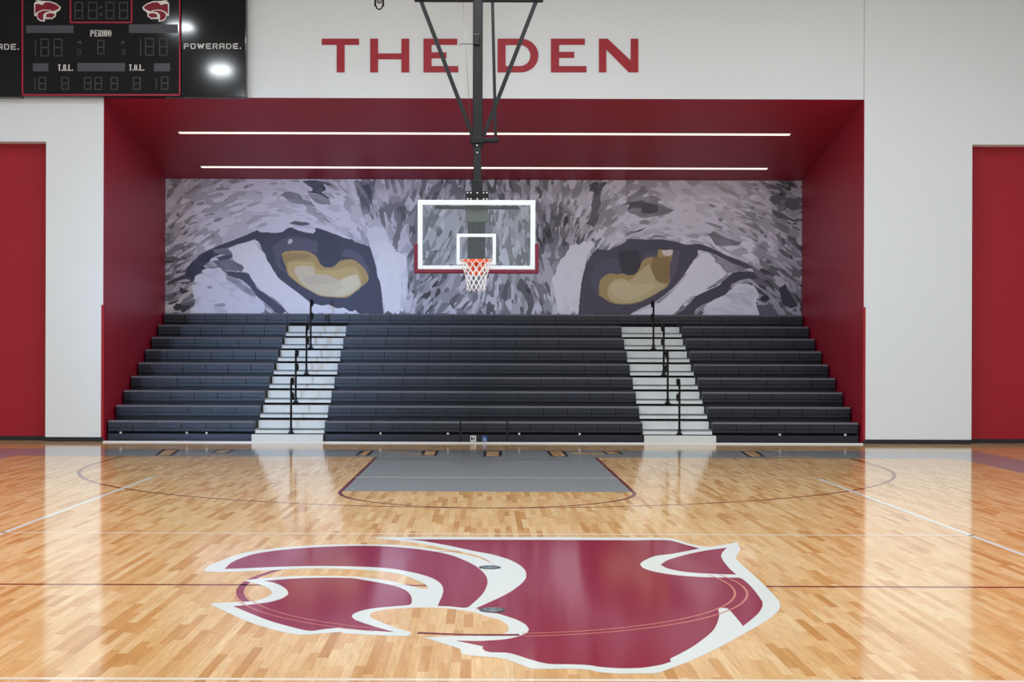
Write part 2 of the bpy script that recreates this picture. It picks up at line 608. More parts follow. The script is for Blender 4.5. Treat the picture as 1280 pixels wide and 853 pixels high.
for u0, u1, lean, a, b2 in ((207, 222, 10, 562.5, 569.5), (275, 290, 8, 563, 566), (455, 464, 7, 564, 569.5), (532, 545, 3, 564, 569.5), (608, 623.5, 0, 564.5, 570.5),
                            (687, 702, -5, 564.5, 570.5), (755, 770, -6, 564.8, 567.5), (929, 943, -10, 565, 571)):
    band_block(u0, u1, lean, a, b2)
for pts in ([(471, 564.2), (476, 563.8), (532, 568.6), (530, 569.4)], [(263, 569.3), (290, 569), (290, 569.9), (263, 570.2)], [(716, 566.8), (755, 567.6), (755, 569), (716, 568)],
            [(710, 566.0), (755, 566.1), (755, 566.8), (712, 566.7)], [(962, 570.2), (1016, 571), (1016, 572), (964, 571.2)], [(222, 567), (262, 567.4), (262, 567.9), (222, 567.6)]):
    gpoly(pts, 'baseline_letter', M['wood'], Z3)

# floor socket covers
for i, (u, v, lab) in enumerate(((612.3, 710, 'round metal floor socket cover on the white stripe of the court emblem'), (615.5, 763.3, 'round metal floor socket cover just above the bare wood oval of the emblem'))):
    x, y = ground(u, v)
    t = thing('socket_cover', lab, 'floor plate', (x, y, Z6), 'floor socket covers')
    mb = MB()
    n = 32
    ring = lambda r, z: [(x + r * math.cos(2 * math.pi * k / n), y + r * math.sin(2 * math.pi * k / n), z) for k in range(n)]
    mb.add(ring(0.088, Z6) + ring(0.086, Z6 + 0.004) + ring(0.08, Z6 + 0.006), [tuple(range(2 * n, 3 * n))] + [(j * n + k, j * n + (k + 1) % n, (j + 1) * n + (k + 1) % n, (j + 1) * n + k) for j in (0, 1) for k in range(n)])
    mb.build('rim', M['plate_dark'], t)
    mb = MB()
    mb.add(ring(0.066, Z6 + 0.006) + ring(0.062, Z6 + 0.008), [tuple(range(n, 2 * n))] + [(k, (k + 1) % n, n + (k + 1) % n, n + k) for k in range(n)])
    mb.build('lid', M['plate'], t)
    for sx in (-0.03, 0.03):
        MB().box(x + sx - 0.012, x + sx + 0.012, y - 0.008, y + 0.008, Z6 + 0.008, Z6 + 0.0095).build('finger_slot', M['plate_dark'], t)

# ------------------------------------------------------------------ alcove lights
for t_, lab in ((0.39, 'long thin lit lamp strip across the maroon alcove ceiling, nearer the court'), (0.83, 'long thin lit lamp strip across the maroon alcove ceiling, nearer the mural')):
    y = WY + t_ * (MY - WY)
    z = ZT + t_ * (MZ - ZT)
    l = thing('strip_light', lab, 'ceiling light', (0.02, y, z), 'alcove lamp strips')
    x0, x1 = -6.27, 6.31
    dv = Vector((MY - WY, MZ - ZT)).normalized()
    nv = Vector((dv.y, -dv.x))          # out of the ceiling, downwards

    def sl(h, d0, d1):
        c = Vector((y, z))
        return [tuple(c - dv * h + nv * d0), tuple(c + dv * h + nv * d0), tuple(c + dv * h + nv * d1), tuple(c - dv * h + nv * d1)]
    MB().prism(sl(0.07, -0.03, 0.004), 'x', x0 - 0.02, x1 + 0.02).build('housing', M['white'], l)
    MB().prism(sl(0.052, 0.0, 0.007), 'x', x0, x1).build('diffuser', M['lamp'], l)

# ------------------------------------------------------------------ mural


def make_mural():
    u0, u1, v0, v1 = 206.6, 1002.2, 223.4, 393.2
    NX, NY = 1200, 258
    X, Yv = np.meshgrid(np.linspace(u0, u1, NX), np.linspace(v0, v1, NY))
    rng = np.random.RandomState(3)

    def idw(pts, p=2.6, soft=60.0):
        num = 0
        den = 0
        for q in pts:
            d2 = (X - q[0])**2 + (Yv - q[1])**2 + soft
            w_ = d2**(-p / 2)
            num = num + w_ * q[2]
            den = den + w_
        return num / den
    # fur direction (degrees below the horizontal, towards the right)
    FL = [(215, 240, -50), (225, 300, -35), (225, 370, -30), (260, 240, -12), (260, 290, -28), (300, 250, -14), (320, 285, -22), (340, 240, -6), (360, 270, 2), (380, 245, 22), (400, 285, 20), (420, 250, 35), (430, 280, 35),
          (450, 240, 62), (455, 290, 70), (475, 240, 78), (485, 280, 85), (500, 330, 85), (490, 370, 88), (520, 250, 100), (520, 310, 108), (550, 240, 112), (560, 300, 118), (540, 360, 128), (580, 340, 118), (570, 380, 130), (600, 300, 105), (600, 240, 95),
          (630, 250, 85), (640, 320, 78), (620, 370, 100), (640, 380, 80), (660, 360, 70), (670, 280, 85), (690, 240, 85), (700, 300, 95), (690, 350, 75), (715, 260, 108), (710, 370, 90), (730, 250, 112), (745, 280, 118), (750, 240, 112), (775, 270, -28), (780, 240, -38), (800, 250, -15),
          (800, 285, -24), (830, 285, 4), (830, 240, 8), (860, 260, 14), (870, 240, 18), (900, 260, 24), (900, 290, 30), (940, 260, 24), (940, 300, 32), (980, 250, 25), (980, 310, 40), (960, 340, 35), (990, 370, 60), (950, 370, 40), (900, 380, -8), (910, 350, -10), (870, 350, -35), (860, 380, -40),
          (260, 360, 12), (290, 375, 18), (310, 330, 50), (340, 365, 45)]
    c2 = idw([(a, b_, math.cos(2 * math.radians(d))) for a, b_, d in FL], 3.2)
    s2 = idw([(a, b_, math.sin(2 * math.radians(d))) for a, b_, d in FL], 3.2)
    th = 0.5 * np.arctan2(s2, c2)
    dx, dy = np.cos(th), np.sin(th)
    sx = NX / (u1 - u0)
    sy = NY / (v1 - v0)

    def blur(a, r):
        k = np.exp(-0.5 * (np.arange(-int(3 * r) - 1, int(3 * r) + 2) / r)**2)
        k /= k.sum()
        h = len(k) // 2
        p_ = np.pad(a, ((0, 0), (h, h)), 'reflect')
        a = sum(k[i] * p_[:, i:i + a.shape[1]] for i in range(len(k)))
        p_ = np.pad(a, ((h, h), (0, 0)), 'reflect')
        return sum(k[i] * p_[i:i + a.shape[0], :] for i in range(len(k)))

    def lic(width, length):
        n_ = blur(rng.randn(NY, NX), width * sx)
        acc = np.zeros_like(n_)
        wt = 0
        for sgn in (-1, 1):
            gx = np.arange(NX)[None, :] + np.zeros((NY, 1))
            gy = np.arange(NY)[:, None] + np.zeros((1, NX))
            px_, py_ = dx.copy() * sgn, dy.copy() * sgn
            steps = int(length * sx)
            for k in range(steps):
                ix = np.clip(gx.round().astype(int), 0, NX - 1)
                iy = np.clip(gy.round().astype(int), 0, NY - 1)
                g = math.exp(-0.5 * (k / (steps * 0.5))**2)
                acc += n_[iy, ix] * g
                wt += g
                vx, vy = dx[iy, ix], dy[iy, ix]
                flip = np.where(vx * px_ + vy * py_ < 0, -1.0, 1.0)
                px_, py_ = vx * flip, vy * flip
                gx = gx + px_
                gy = gy + py_
        acc /= wt
        acc -= acc.mean()
        return acc / acc.std()
    big = lic(2.3, 10)
    small = lic(1.2, 6)
    tone = idw([(215, 240, 150), (225, 265, 165), (225, 300, 158), (250, 240, 172), (290, 235, 178), (330, 232, 196), (370, 240, 208), (320, 260, 202), (360, 265, 214), (400, 262, 184), (270, 260, 178), (270, 290, 190), (250, 310, 188), (300, 280, 198), (340, 280, 204), (410, 280, 208), (430, 270, 208),
                (440, 240, 186), (450, 290, 200), (425, 245, 192), (465, 240, 130), (480, 235, 178), (475, 265, 150), (470, 285, 165), (500, 235, 176), (500, 260, 142), (495, 290, 148), (520, 240, 142), (515, 290, 118), (515, 310, 125), (520, 330, 150), (505, 300, 160), (550, 235, 130), (580, 235, 146), (620, 235, 142),
                (640, 240, 158), (560, 270, 150), (560, 300, 128), (550, 320, 128), (590, 300, 146), (630, 280, 150), (650, 300, 142), (660, 320, 128), (690, 240, 158), (700, 270, 112), (690, 300, 102), (715, 250, 182), (715, 290, 138), (700, 310, 126), (680, 340, 132), (530, 360, 116), (550, 370, 120), (560, 350, 135),
                (530, 385, 125), (580, 370, 168), (600, 385, 148), (620, 360, 156), (640, 370, 148), (660, 350, 125), (670, 380, 138), (690, 365, 155), (640, 385, 138), (600, 350, 158), (510, 380, 182), (740, 240, 190), (725, 270, 170), (760, 260, 162), (780, 235, 190), (770, 290, 196), (800, 280, 178), (830, 250, 192),
                (850, 265, 222), (870, 240, 204), (880, 280, 212), (900, 250, 204), (920, 270, 188), (930, 240, 194), (950, 250, 168), (960, 290, 165), (980, 240, 112), (990, 260, 105), (990, 300, 128), (970, 310, 158), (930, 310, 190), (900, 300, 186), (985, 340, 122), (960, 340, 130), (950, 360, 116), (975, 380, 118), (995, 380, 118),
                (215, 340, 128), (225, 370, 112), (215, 385, 140)])
    lev = np.array([64, 92, 116, 140, 163, 185, 203, 219], float)
    amp = np.clip((222 - tone) / 70.0, 0.25, 1.0)
    L_ = tone + lic(4.5, 16) * 12 * amp
    step = np.array([24.0])
    L_ = lev[np.abs(L_[..., None] - lev).argmin(-1)]
    for wd, ln, thr, dl in ((3.2, 14, 0.5, -24), (2.9, 14, 0.65, 24), (2.6, 12, 0.9, -42), (2.2, 13, 0.95, 36), (1.9, 11, 1.35, -60), (1.6, 13, 1.3, 26), (1.4, 12, 1.5, -28)):
        f_ = lic(wd, ln) + small * 0.12
        t_ = np.where(f_ > thr, tone + dl * (0.25 + 0.75 * amp), -1)
        t_ = np.where(t_ > 0, lev[np.abs(t_[..., None] - lev).argmin(-1)], L_)
        L_ = t_
    idx = np.abs(L_[..., None] - lev).argmin(-1)
    g = lev[idx]
    col = np.stack([g * 0.985, g * 0.99, np.minimum(g * 1.05 + 4, 238)], -1)

    def inside(pts, wob=1.6):
        px_ = X + wob * (big * 0.9 + small * 0.5) * (dx if wob else 1)
        py_ = Yv + wob * (big * 0.9 + small * 0.5) * (dy if wob else 1)
        r = np.zeros(X.shape, bool)
        n_ = len(pts)
        for i in range(n_):
            xa, ya = pts[i]
            xb, yb = pts[(i + 1) % n_]
            if ya == yb:
                continue
            cond = ((ya > py_) != (yb > py_)) & (px_ < (xb - xa) * (py_ - ya) / (yb - ya) + xa)
            r ^= cond
        return r

    def fill(pts, c, wob=1.6, tex=0.0, sm=True):
        m_ = inside(smooth_poly(pts, 4) if sm else pts, wob)
        v = np.array(c, float)
        if tex:
            t = np.round(np.clip(big * 0.8 + small * 0.5, -2, 2)) * tex
            col[m_] = v + t[m_][:, None]
        else:
            col[m_] = v

    def sc(ox, oy, k, txt):
        return [(ox + float(p.split(',')[0]) / k, oy + float(p.split(',')[1]) / k) for p in txt.split()]
    Lq = lambda t: sc(200, 210, 4, t)
    Rq = lambda t: sc(700, 210, 4, t)
    L6 = lambda t: sc(330, 305, 9.143, t)
    R6 = lambda t: sc(720, 305, 8.533, t)
    L5 = lambda t: sc(200, 305, 9.143, t)
    R2 = lambda t: sc(330, 220, 9.143, t)
    W_ = (214, 216, 228)
    D_ = (66, 68, 86)
    D2 = (72, 70, 84)
    # muzzle ridges
    fill(Lq('1040,310 1110,300 1150,350 1180,420 1230,430 1240,560 1220,720 1120,735 1110,640 1085,560 1075,470 1050,400'), (200, 203, 216), 2.2, 9)
    fill(Lq('1080,400 1140,360 1180,470 1205,600 1195,740 1130,740 1120,640 1095,520'), (212, 215, 225), 2.0, 6)
    fill([(699, 327), (708, 321), (721, 319), (728, 338), (727, 360), (722, 394), (697, 394), (694, 371), (691, 350), (695, 341)], (204, 206, 220), 2.2, 8)
    fill(Rq('0,460 20,440 60,380 130,360 180,372 140,430 120,520 105,600 92,740 0,740'), (206, 208, 222), 1.8, 7)
    # dark accents on the forehead
    fill(R2('430,50 560,40 690,60 800,100 770,115 690,90 670,190 730,235 700,255 620,205 515,185 540,130 490,90'), (80, 84, 98), 1.4, 8)
    fill(R2('190,215 270,170 400,205 440,260 540,295 600,360 500,330 350,310 290,270'), (122, 124, 138), 1.5, 9)
    fill(R2('510,210 640,210 740,260 730,310 590,300'), (132, 134, 148), 1.5, 7)
    fill(R2('1030,40 1240,40 1260,150 1230,260 1260,390 1210,300 1190,470 1140,460 1100,350 1080,260 1050,150'), (112, 115, 128), 2, 12)
    fill(R2('1100,100 1200,90 1230,200 1210,240 1170,200'), (78, 82, 96), 1.5, 5)
    fill(R2('1100,210 1150,220 1180,330 1150,340 1110,270'), (96, 99, 112), 1.5, 5)
    fill(R2('270,540 340,510 400,520 500,530 520,545 430,570 380,560'), (90, 92, 106), 1.0)
    fill(R2('120,390 170,382 225,395 170,408'), (158, 160, 174), .6)
    fill(R2('300,402 360,398 410,405 350,412'), (158, 160, 174), .6)
    fill(R2('670,470 745,515 735,525 690,495'), (105, 107, 120), .6)
    fill(sc(720, 220, 8.533, '130,90 220,60 330,60 270,140 260,260 250,400 200,530 90,530 150,420 170,250 180,190 140,150'), (98, 98, 112), 1.8, 9)
    fill(sc(720, 220, 8.533, '550,200 620,180 700,90 780,90 760,190 860,200 910,240 870,260 1020,340 990,390 870,410 740,430 640,410 560,340 540,270'), (126, 125, 140), 1.8, 8)
    fill(sc(720, 220, 8.533, '555,270 740,235 760,270 870,290 880,350 800,390 690,380 700,330 620,320 570,340'), (84, 82, 96), 1.2, 4)
    fill(sc(720, 220, 8.533, '480,300 560,255 570,290'), (110, 110, 124), 0.8)
    fill(sc(720, 220, 8.533, '575,595 680,560 750,535 700,575 620,595'), (98, 98, 112), .6)
    fill(sc(720, 220, 8.533, '440,170 590,60 660,60 560,150'), (150, 150, 164), 1.2, 5)
    fill(sc(860, 220, 8.533, '210,290 250,285 305,312 270,318'), (124, 124, 138), .5)
    fill(sc(860, 220, 8.533, '305,430 375,430 360,470 340,470'), (128, 128, 142), .5)
    fill(sc(860, 220, 8.533, '180,485 260,490 380,530 370,555 290,530'), (140, 140, 154), .8)
    fill(sc(860, 220, 8.533, '200,600 270,570 400,640 560,690 480,740 300,730'), (120, 120, 134), 1.2, 6)
    fill(sc(860, 220, 8.533, '520,410 620,420 700,450 690,465 610,440'), (140, 140, 155), .6)
    fill(sc(860, 220, 8.533, '610,490 700,505 780,545 750,555 640,520'), (135, 134, 148), .8)
    fill(sc(860, 220, 8.533, '880,200 990,180 1000,240 920,290 870,240'), (88, 86, 102), .8)
    fill(sc(860, 220, 8.533, '1060,250 1110,225 1170,260 1160,330 1110,350 1060,310'), (84, 82, 98), .6)
    fill(sc(860, 220, 8.533, '950,390 1000,370 1090,430 1060,450 950,430'), (92, 90, 104), .8)
    # under lids and cheeks
    fill(Lq('165,600 200,530 250,505 300,500 330,540 335,570 400,610 460,650 500,680 520,740 165,740'), (198, 201, 218), 1.8, 10)
    fill(L5('80,700 200,640 280,560 380,460 380,560 300,620 250,680 240,790 60,790'), (168, 166, 172), 1.2, 8)
    fill(L5('150,740 190,690 240,690 265,710 230,770 180,780'), (58, 56, 64), .5)
    fill(L5('70,700 200,650 230,650 150,700'), (70, 68, 76), .6)
    fill(L5('220,450 330,440 400,400 380,440 260,470'), (64, 62, 72), .6)
    fill(L5('220,500 280,530 340,550 250,590 220,570'), (66, 64, 74), .6)
    fill(L5('520,490 590,490 610,520 550,520'), (150, 152, 170), .6)
    fill(L5('610,715 700,690 760,700 740,730 640,730'), (146, 149, 168), .8)
    # left eye
    fill([(228, 350), (232, 339), (245, 322), (265, 311), (287, 302), (307, 294), (320, 288), (325, 291), (347, 291), (356, 287), (365, 284), (372, 288), (392, 292), (397, 285), (412, 290), (437, 299), (460, 307), (466, 320), (470, 333), (472, 347), (476, 360), (478, 380), (480, 394),
          (440, 394), (415, 386), (390, 381), (378, 373), (362, 361), (348, 349), (338, 334), (330, 318), (323, 306), (317, 300), (300, 305), (285, 311), (272, 319), (258, 330), (247, 345), (242, 352)], D_, 1.3)
    fill(L5('600,70 800,40 860,90 760,130 620,110'), (112, 114, 130), 1, 5)
    fill(L5('440,215 520,110 600,100 610,150 560,200'), (50, 54, 78), .8)
    fill(L5('290,370 310,270 380,230 540,280 440,340 390,400'), (58, 62, 82), .8)
    fill(L5('590,200 700,185 800,190 960,250 930,320 760,310 650,260'), (104, 106, 124), 1.2, 6)
    fill(L5('640,160 740,130 820,125 780,180 680,195'), (72, 75, 96), .8)
    fill(Lq('350,400 430,382 485,395 520,440 560,510 600,560 680,620 745,672 745,735 650,735 600,680 545,640 490,600 470,570 430,520 410,490 360,455'), W_, 1.5, 5)
    fill(Lq('745,685 850,695 930,712 1000,728 1000,735 740,735'), (206, 208, 222), 1.2, 6)
    fill([(282, 340), (309, 343), (318, 353), (320, 360), (329, 366), (340, 375), (350, 382), (362, 394), (348, 394), (335, 383), (322, 372), (311, 358), (300, 350), (285, 345)], (70, 73, 93), 1.6)
    fill(L5('750,380 900,420 960,480 1080,560 1090,620 960,560 880,480 760,420'), (138, 141, 158), 1.3, 7)
    fill(Lq('560,400 620,350 700,345 790,370 800,430 760,420 610,415 600,480 640,530 590,500'), (82, 83, 102), .4)
    fill(Lq('900,440 930,400 1000,430 1050,520 1040,540 980,460'), (84, 84, 102), .4)
    fill(L6('200,110 250,85 450,80 520,95 590,140 620,190 650,240 700,270 760,270 820,240 860,200 940,180 1020,180 1080,220 1150,290 1190,370 1185,430 1080,520 950,618 800,618 650,605 560,560 430,490 330,410 270,350 250,270 220,190'), (166, 140, 86), 0)
    fill(L6('215,130 270,110 460,110 530,140 500,170 360,180 290,200 260,260'), (150, 124, 76), 0)
    fill(L6('260,220 400,205 570,205 600,290 660,300 760,300 860,290 960,260 1060,290 1110,380 1090,520 950,605 800,605 650,595 560,550 430,480 330,400 280,340'), (182, 158, 100), 0)
    fill(L6('340,300 380,260 450,250 560,270 580,320 570,350 720,360 850,420 960,370 1060,350 1100,420 1110,480 1000,570 900,605 750,605 600,575 480,500 400,420'), (190, 180, 152), 0)
    fill(L6('570,360 740,365 850,425 760,460 620,470 500,460 440,400'), (182, 172, 150), 0)
    fill(L6('860,440 960,380 1060,360 1080,470 960,570 800,580 900,500'), (198, 190, 160), 0)
    fill(Lq('785,400 795,350 860,340 905,390 905,440 890,475 865,495 840,500 812,482 795,450'), (62, 64, 82), 0)
    fill(Lq('635,375 645,357 660,355 662,370 648,382'), (172, 174, 188), 0)
    # right eye
    fill(Rq('92,740 100,640 110,560 125,500 150,440 190,395 200,400 250,400 330,365 345,345 420,355 500,350 590,365 640,378 700,375 760,395 830,430 910,460 965,490 940,500 860,470 800,440 740,415 690,405 680,430 640,500 590,570 540,620 470,670 380,715 330,740'), D2, 1.0)
    fill(Rq('690,420 760,430 830,500 825,540 760,580 720,620 650,645 580,720 550,740 330,740 470,690 560,620 620,550 660,480'), W_, 1.5, 6)
    fill(Rq('740,415 860,470 940,500 900,510 840,520 790,470'), (132, 132, 147), 1.2, 6)
    fill(Rq('1005,525 930,510 870,520 830,550 800,580 740,610 680,640 640,690 570,740 660,740 700,690 770,660 830,625 870,580 910,555 960,548 1005,548'), (68, 66, 80), 1.2)
    fill(Rq('960,480 1040,540 1050,560 1000,550 970,510'), (104, 102, 118), 1)
    fill(Rq('700,740 730,690 790,650 860,605 900,572 975,585 1000,630 990,660 1010,740'), (192, 194, 211), 1.8, 9)
    fill(Rq('1003,650 1015,635 1040,635 1052,650 1035,665 1012,664'), (46, 46, 56), .3)
    fill(Rq('1095,600 1130,572 1150,620 1195,690 1165,705 1115,680'), (54, 54, 66), .8)
    fill(Rq('990,690 1050,680 1100,735 1110,742 1000,742'), (88, 86, 102), 1)
    fill(Rq('960,560 1010,560 1060,590 1000,580'), (96, 94, 110), .8)
    fill(R6('150,400 210,220 350,150 450,150 480,290 430,325 340,305 270,370 240,540'), (80, 78, 97), .3)
    fill(R6('680,200 760,90 870,60 870,130 740,150'), (82, 80, 98), .3)
    fill(R6('1010,180 1050,60 1110,60 1080,250 1000,430'), (86, 82, 98), .3)
    fill(R6('255,400 300,340 360,310 440,320 490,310 570,330 640,310 680,250 700,190 740,150 800,130 870,130 880,45 1035,65 1030,120 1010,180 1000,300 990,430 900,500 800,560 700,610 560,642 400,632 300,580 245,540'), (158, 136, 86), 0)
    fill(R6('820,130 1010,130 1000,300 985,410 920,400 860,370 810,260'), (134, 110, 66), 0)
    fill(R6('340,480 380,400 480,360 560,390 620,350 680,290 780,200 800,260 830,330 870,400 950,420 960,450 850,520 700,600 560,632 420,622 350,560'), (176, 161, 118), 0)
    fill(R6('360,470 420,400 520,390 600,430 720,420 830,420 850,450 740,530 560,600 420,560'), (184, 171, 132), 0)
    fill(R6('455,70 660,60 690,200 670,270 620,320 570,327 500,290 470,220'), (58, 55, 66), 0)
    fill(R6('915,60 1035,48 1030,100 980,120 930,105'), (196, 186, 182), 0)
    # mesh
    Yp = MY - 0.025
    xs = [at(u, 300, Yp)[0] for u in np.linspace(u0, u1, NX + 1)]
    z_top, z_bot = at(604, v0, Yp)[2], at(604, v1, Yp)[2]
    xs = np.array(xs)
    z_top = MZ - 0.004
    zs = np.linspace(z_top, z_bot, NY + 1)
    GX, GZ = np.meshgrid(xs, zs)
    x0m, x1m = XL + 0.004, XR - 0.004
    GX = x0m + (GX - GX.min()) / (GX.max() - GX.min()) * (x1m - x0m)
    verts = np.stack([GX, np.full_like(GX, Yp), GZ], -1).reshape(-1, 3)
    i = np.arange(NY)[:, None] * (NX + 1) + np.arange(NX)[None, :]
    faces = np.stack([i, i + NX + 1, i + NX + 2, i + 1], -1).reshape(-1, 4)
    nv = len(verts)
    bx = [(x0m, Yp, z_top), (x1m, Yp, z_top), (x1m, Yp, z_bot), (x0m, Yp, z_bot), (x0m, MY - 0.005, z_top), (x1m, MY - 0.005, z_top), (x1m, MY - 0.005, z_bot), (x0m, MY - 0.005, z_bot)]
    verts = np.vstack([verts, np.array(bx)])
    bf = np.array([(0, 1, 5, 4), (1, 2, 6, 5), (2, 3, 7, 6), (3, 0, 4, 7), (4, 5, 6, 7)]) + nv
    faces = np.vstack([faces, bf])
    me = bpy.data.meshes.new('mural')
    me.vertices.add(len(verts))
    me.vertices.foreach_set('co', verts.astype(np.float32).ravel())
    me.loops.add(len(faces) * 4)
    me.loops.foreach_set('vertex_index', faces.astype(np.int32).ravel())
    me.polygons.add(len(faces))
    me.polygons.foreach_set('loop_start', np.arange(0, len(faces) * 4, 4, dtype=np.int32))
    me.update(calc_edges=True)
    a = me.attributes.new('mural_paint', 'FLOAT_COLOR', 'FACE')
    c = col.reshape(-1, 3)
    grey = c.mean(1, keepdims=True)
    c = np.where(c[:, 2:3] < c[:, 0:1] - 15, grey + (c - grey) * 0.82, c) * np.array([0.995, 0.998, 1.012]) * MURAL_GAIN
    c = c * np.minimum(1.0, 252.0 / c.max(1, keepdims=True)) / 255.0
    c = np.where(c <= 0.04045, c / 12.92, ((c + 0.055) / 1.055)**2.4)
    c = np.vstack([c, np.full((5, 3), 0.3)])
    rgba = np.hstack([c, np.ones((len(c), 1))]).astype(np.float32)
    a.data.foreach_set('color', rgba.ravel())
    m = bpy.data.materials.new('printed mural')
    m.use_nodes = True
    b = m.node_tree.nodes['Principled BSDF']
    at_ = m.node_tree.nodes.new('ShaderNodeAttribute')
    at_.attribute_name = 'mural_paint'
    m.node_tree.links.new(at_.outputs['Color'], b.inputs['Base Color'])
    b.inputs['Roughness'].default_value = 0.5
    b.inputs['Specular IOR Level'].default_value = 0.25
    me.materials.append(m)
    o = bpy.data.objects.new('mural', me)
    C.objects.link(o)
    tag(o, 'wide grey mural of fierce amber cat eyes above the top bleacher row', 'mural')
    return o


MURAL_GAIN = 1.15
make_mural()

# ------------------------------------------------------------------ bleachers
BY = 27.0          # front of the first row
RD = 0.5925        # row depth
RH = 0.2753        # row rise
Z0 = 0.403         # first seat height
rowY = lambda k: BY + RD * (k - 1)
rowZ = lambda k: Z0 + RH * (k - 1)
PROF = [(0.014, -0.208), (0.014, -0.150), (0.0, -0.142), (0.0, -0.034), (0.006, -0.026), (0.032, -0.004), (0.06, -0.006), (0.16, -0.014), (0.25, -0.006), (0.28, -0.014), (0.28, -0.05), (0.032, -0.05), (0.032, -0.208)]
mod_mesh = {}


def seat_module(width, parent, x, k):
    key = round(width, 4)
    y, z = rowY(k), rowZ(k)
    if key not in mod_mesh:
        mb = MB()
        h = width / 2 - 0.005
        mb.prism(PROF, 'x', -h, h)
        # ribs under the lip and a shallow panel on the face
        mb.box(-h + 0.03, h - 0.03, -0.003, 0.001, -0.126, -0.045)
        o = mb.build('seat_module', M['seat'])
        o.parent = parent
        o.location = Vector((x, y, z)) - wpos(parent)
        mod_mesh[key] = o
    else:
        o = mod_mesh[key].copy()
        C.objects.link(o)
        o.parent = parent
        o.location = Vector((x, y, z)) - wpos(parent)
    return o


def bench_row(parent, k, x0, x1, splits, last=False):
    """one row of a section: deck and riser, with its seat modules as sub-parts"""
    y, z = rowY(k), rowZ(k)
    mb = MB()
    mb.box(x0 + 0.005, x1 - 0.005, y + 0.034, y + 0.10, z - 0.11, z - 0.052)        # seat beam
    yb = MY - 0.04 if last else y + RD + (0.05 if k < 8 else -0.002)
    mb.box(x0 + 0.005, x1 - 0.005, y + 0.10, yb, z - 0.18, z - 0.15)                    # foot deck
    zb = max(z - (0.44 if k < 9 else 0.42), 0.02)
    mb.box(x0 + 0.005, x1 - 0.005, y + 0.101, y + 0.125, zb, z - 0.06)                   # riser
    for s in (x0 + 0.006, x1 - 0.026):
        mb.box(s, s + 0.02, y + 0.034, y + 0.30, zb, z - 0.052)                          # end plates
    r = mb.build('bench_row', M['deck'], parent)
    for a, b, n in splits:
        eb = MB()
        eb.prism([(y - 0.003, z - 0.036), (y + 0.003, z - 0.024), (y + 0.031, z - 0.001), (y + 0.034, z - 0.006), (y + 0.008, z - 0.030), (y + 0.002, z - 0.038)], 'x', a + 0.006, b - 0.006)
        eb.build('seat_edge_highlight', M['edge'], r)  # highlight along the seat lip, painted as a lighter grey strip
        wd = (b - a) / n
        for i in range(n):
            seat_module(wd, r, a + wd * (i + 0.5), k)
    return r


SX = (XL + 0.045, -4.385, -3.045, 3.085, 4.425, XR - 0.045)


def kick(parent, x0, x1, glides):
    MB().box(x0, x1, BY + 0.005, BY + 0.03, 0.012, 0.145).box(x0, x1, BY + 0.02, BY + 0.06, 0.0, 0.02).build('kickboard', M['seat'], parent)
    for g in glides:
        MB().rbox(g - 0.018, g + 0.018, BY + 0.0, BY + 0.05, 0.145, 0.18, 0.004).build('bracket', M['white'], parent)
    MB().box(x0 + 0.01, x1 - 0.01, BY + 0.10, BY + 0.12, 0.0, 0.25).build('skirt', M['void'], parent)


sec = []
for nm, x0, x1, n, lab, gl in (('left', SX[0], SX[1], 6, 'black tiered bleacher seating left of the left white stair', (150.6, 233.3, 258)),
                               ('right', SX[4], SX[5], 6, 'black tiered bleacher seating right of the right white stair', (975, 1056.8))):
    t = thing('bleacher_section', lab, 'bleachers', ((x0 + x1) / 2, BY, 0), 'telescopic bleacher sections')
    for k in range(1, 9):
        bench_row(t, k, x0, x1, [(x0, x1, n)])
    kick(t, x0, x1, [at(u, 542, BY)[0] for u in gl])
    sec.append(t)
x0, x1 = SX[2], SX[3]
t = thing('bleacher_section', 'wide black tiered bleacher seating between the two white stairs', 'bleachers', ((x0 + x1) / 2, BY, 0), 'telescopic bleacher sections')
ga, gb = at(575.6, 540, BY)[0], at(634, 540, BY)[0]
bench_row(t, 1, x0, x1, [(x0, ga - 0.01, 6), (ga + 0.01, gb - 0.01, 2), (gb + 0.01, x1, 6)])
for k in range(2, 9):
    bench_row(t, k, x0, x1, [(x0, x1, 13)])
for a, b in ((x0, ga - 0.012), (ga + 0.012, gb - 0.012), (gb + 0.012, x1)):
    pass
kick(t, x0, ga - 0.012, [at(u, 544, BY)[0] for u in (475.5, 559.8)])
kick(t, ga + 0.012, gb - 0.012, [])
kick(t, gb + 0.012, x1, [at(u, 545, BY)[0] for u in (649, 724.6)])
# two small stickers on the removable centre unit
sy = BY + 0.005
cx_, _, cz_ = at(591.6, 548.6, sy)
st = MB().box(cx_ - 0.055, cx_ + 0.055, sy - 0.004, sy, cz_ - 0.058, cz_ + 0.058).build('notice_sticker', M['print_white'], t, label='small white square notice sticker')
mk = MB()
mk.box(cx_ - 0.042, cx_ - 0.012, sy - 0.006, sy - 0.004, cz_ - 0.03, cz_ + 0.03)
mk.box(cx_ + 0.008, cx_ + 0.022, sy - 0.006, sy - 0.004, cz_ - 0.035, cz_ + 0.012)
mk.box(cx_ + 0.0, cx_ + 0.034, sy - 0.006, sy - 0.004, cz_ - 0.005, cz_ + 0.008)
mk.box(cx_ + 0.008, cx_ + 0.024, sy - 0.006, sy - 0.004, cz_ + 0.02, cz_ + 0.038)
mk.build('pictogram', M['void'], st)
cx_, _, cz_ = at(605.8, 549.0, sy)
st = MB().box(cx_ - 0.05, cx_ + 0.05, sy - 0.004, sy, cz_ - 0.055, cz_ + 0.055).build('access_sticker', M['blue'], t, label='small blue wheelchair access sticker')
mk = MB()
yy = sy - 0.0055
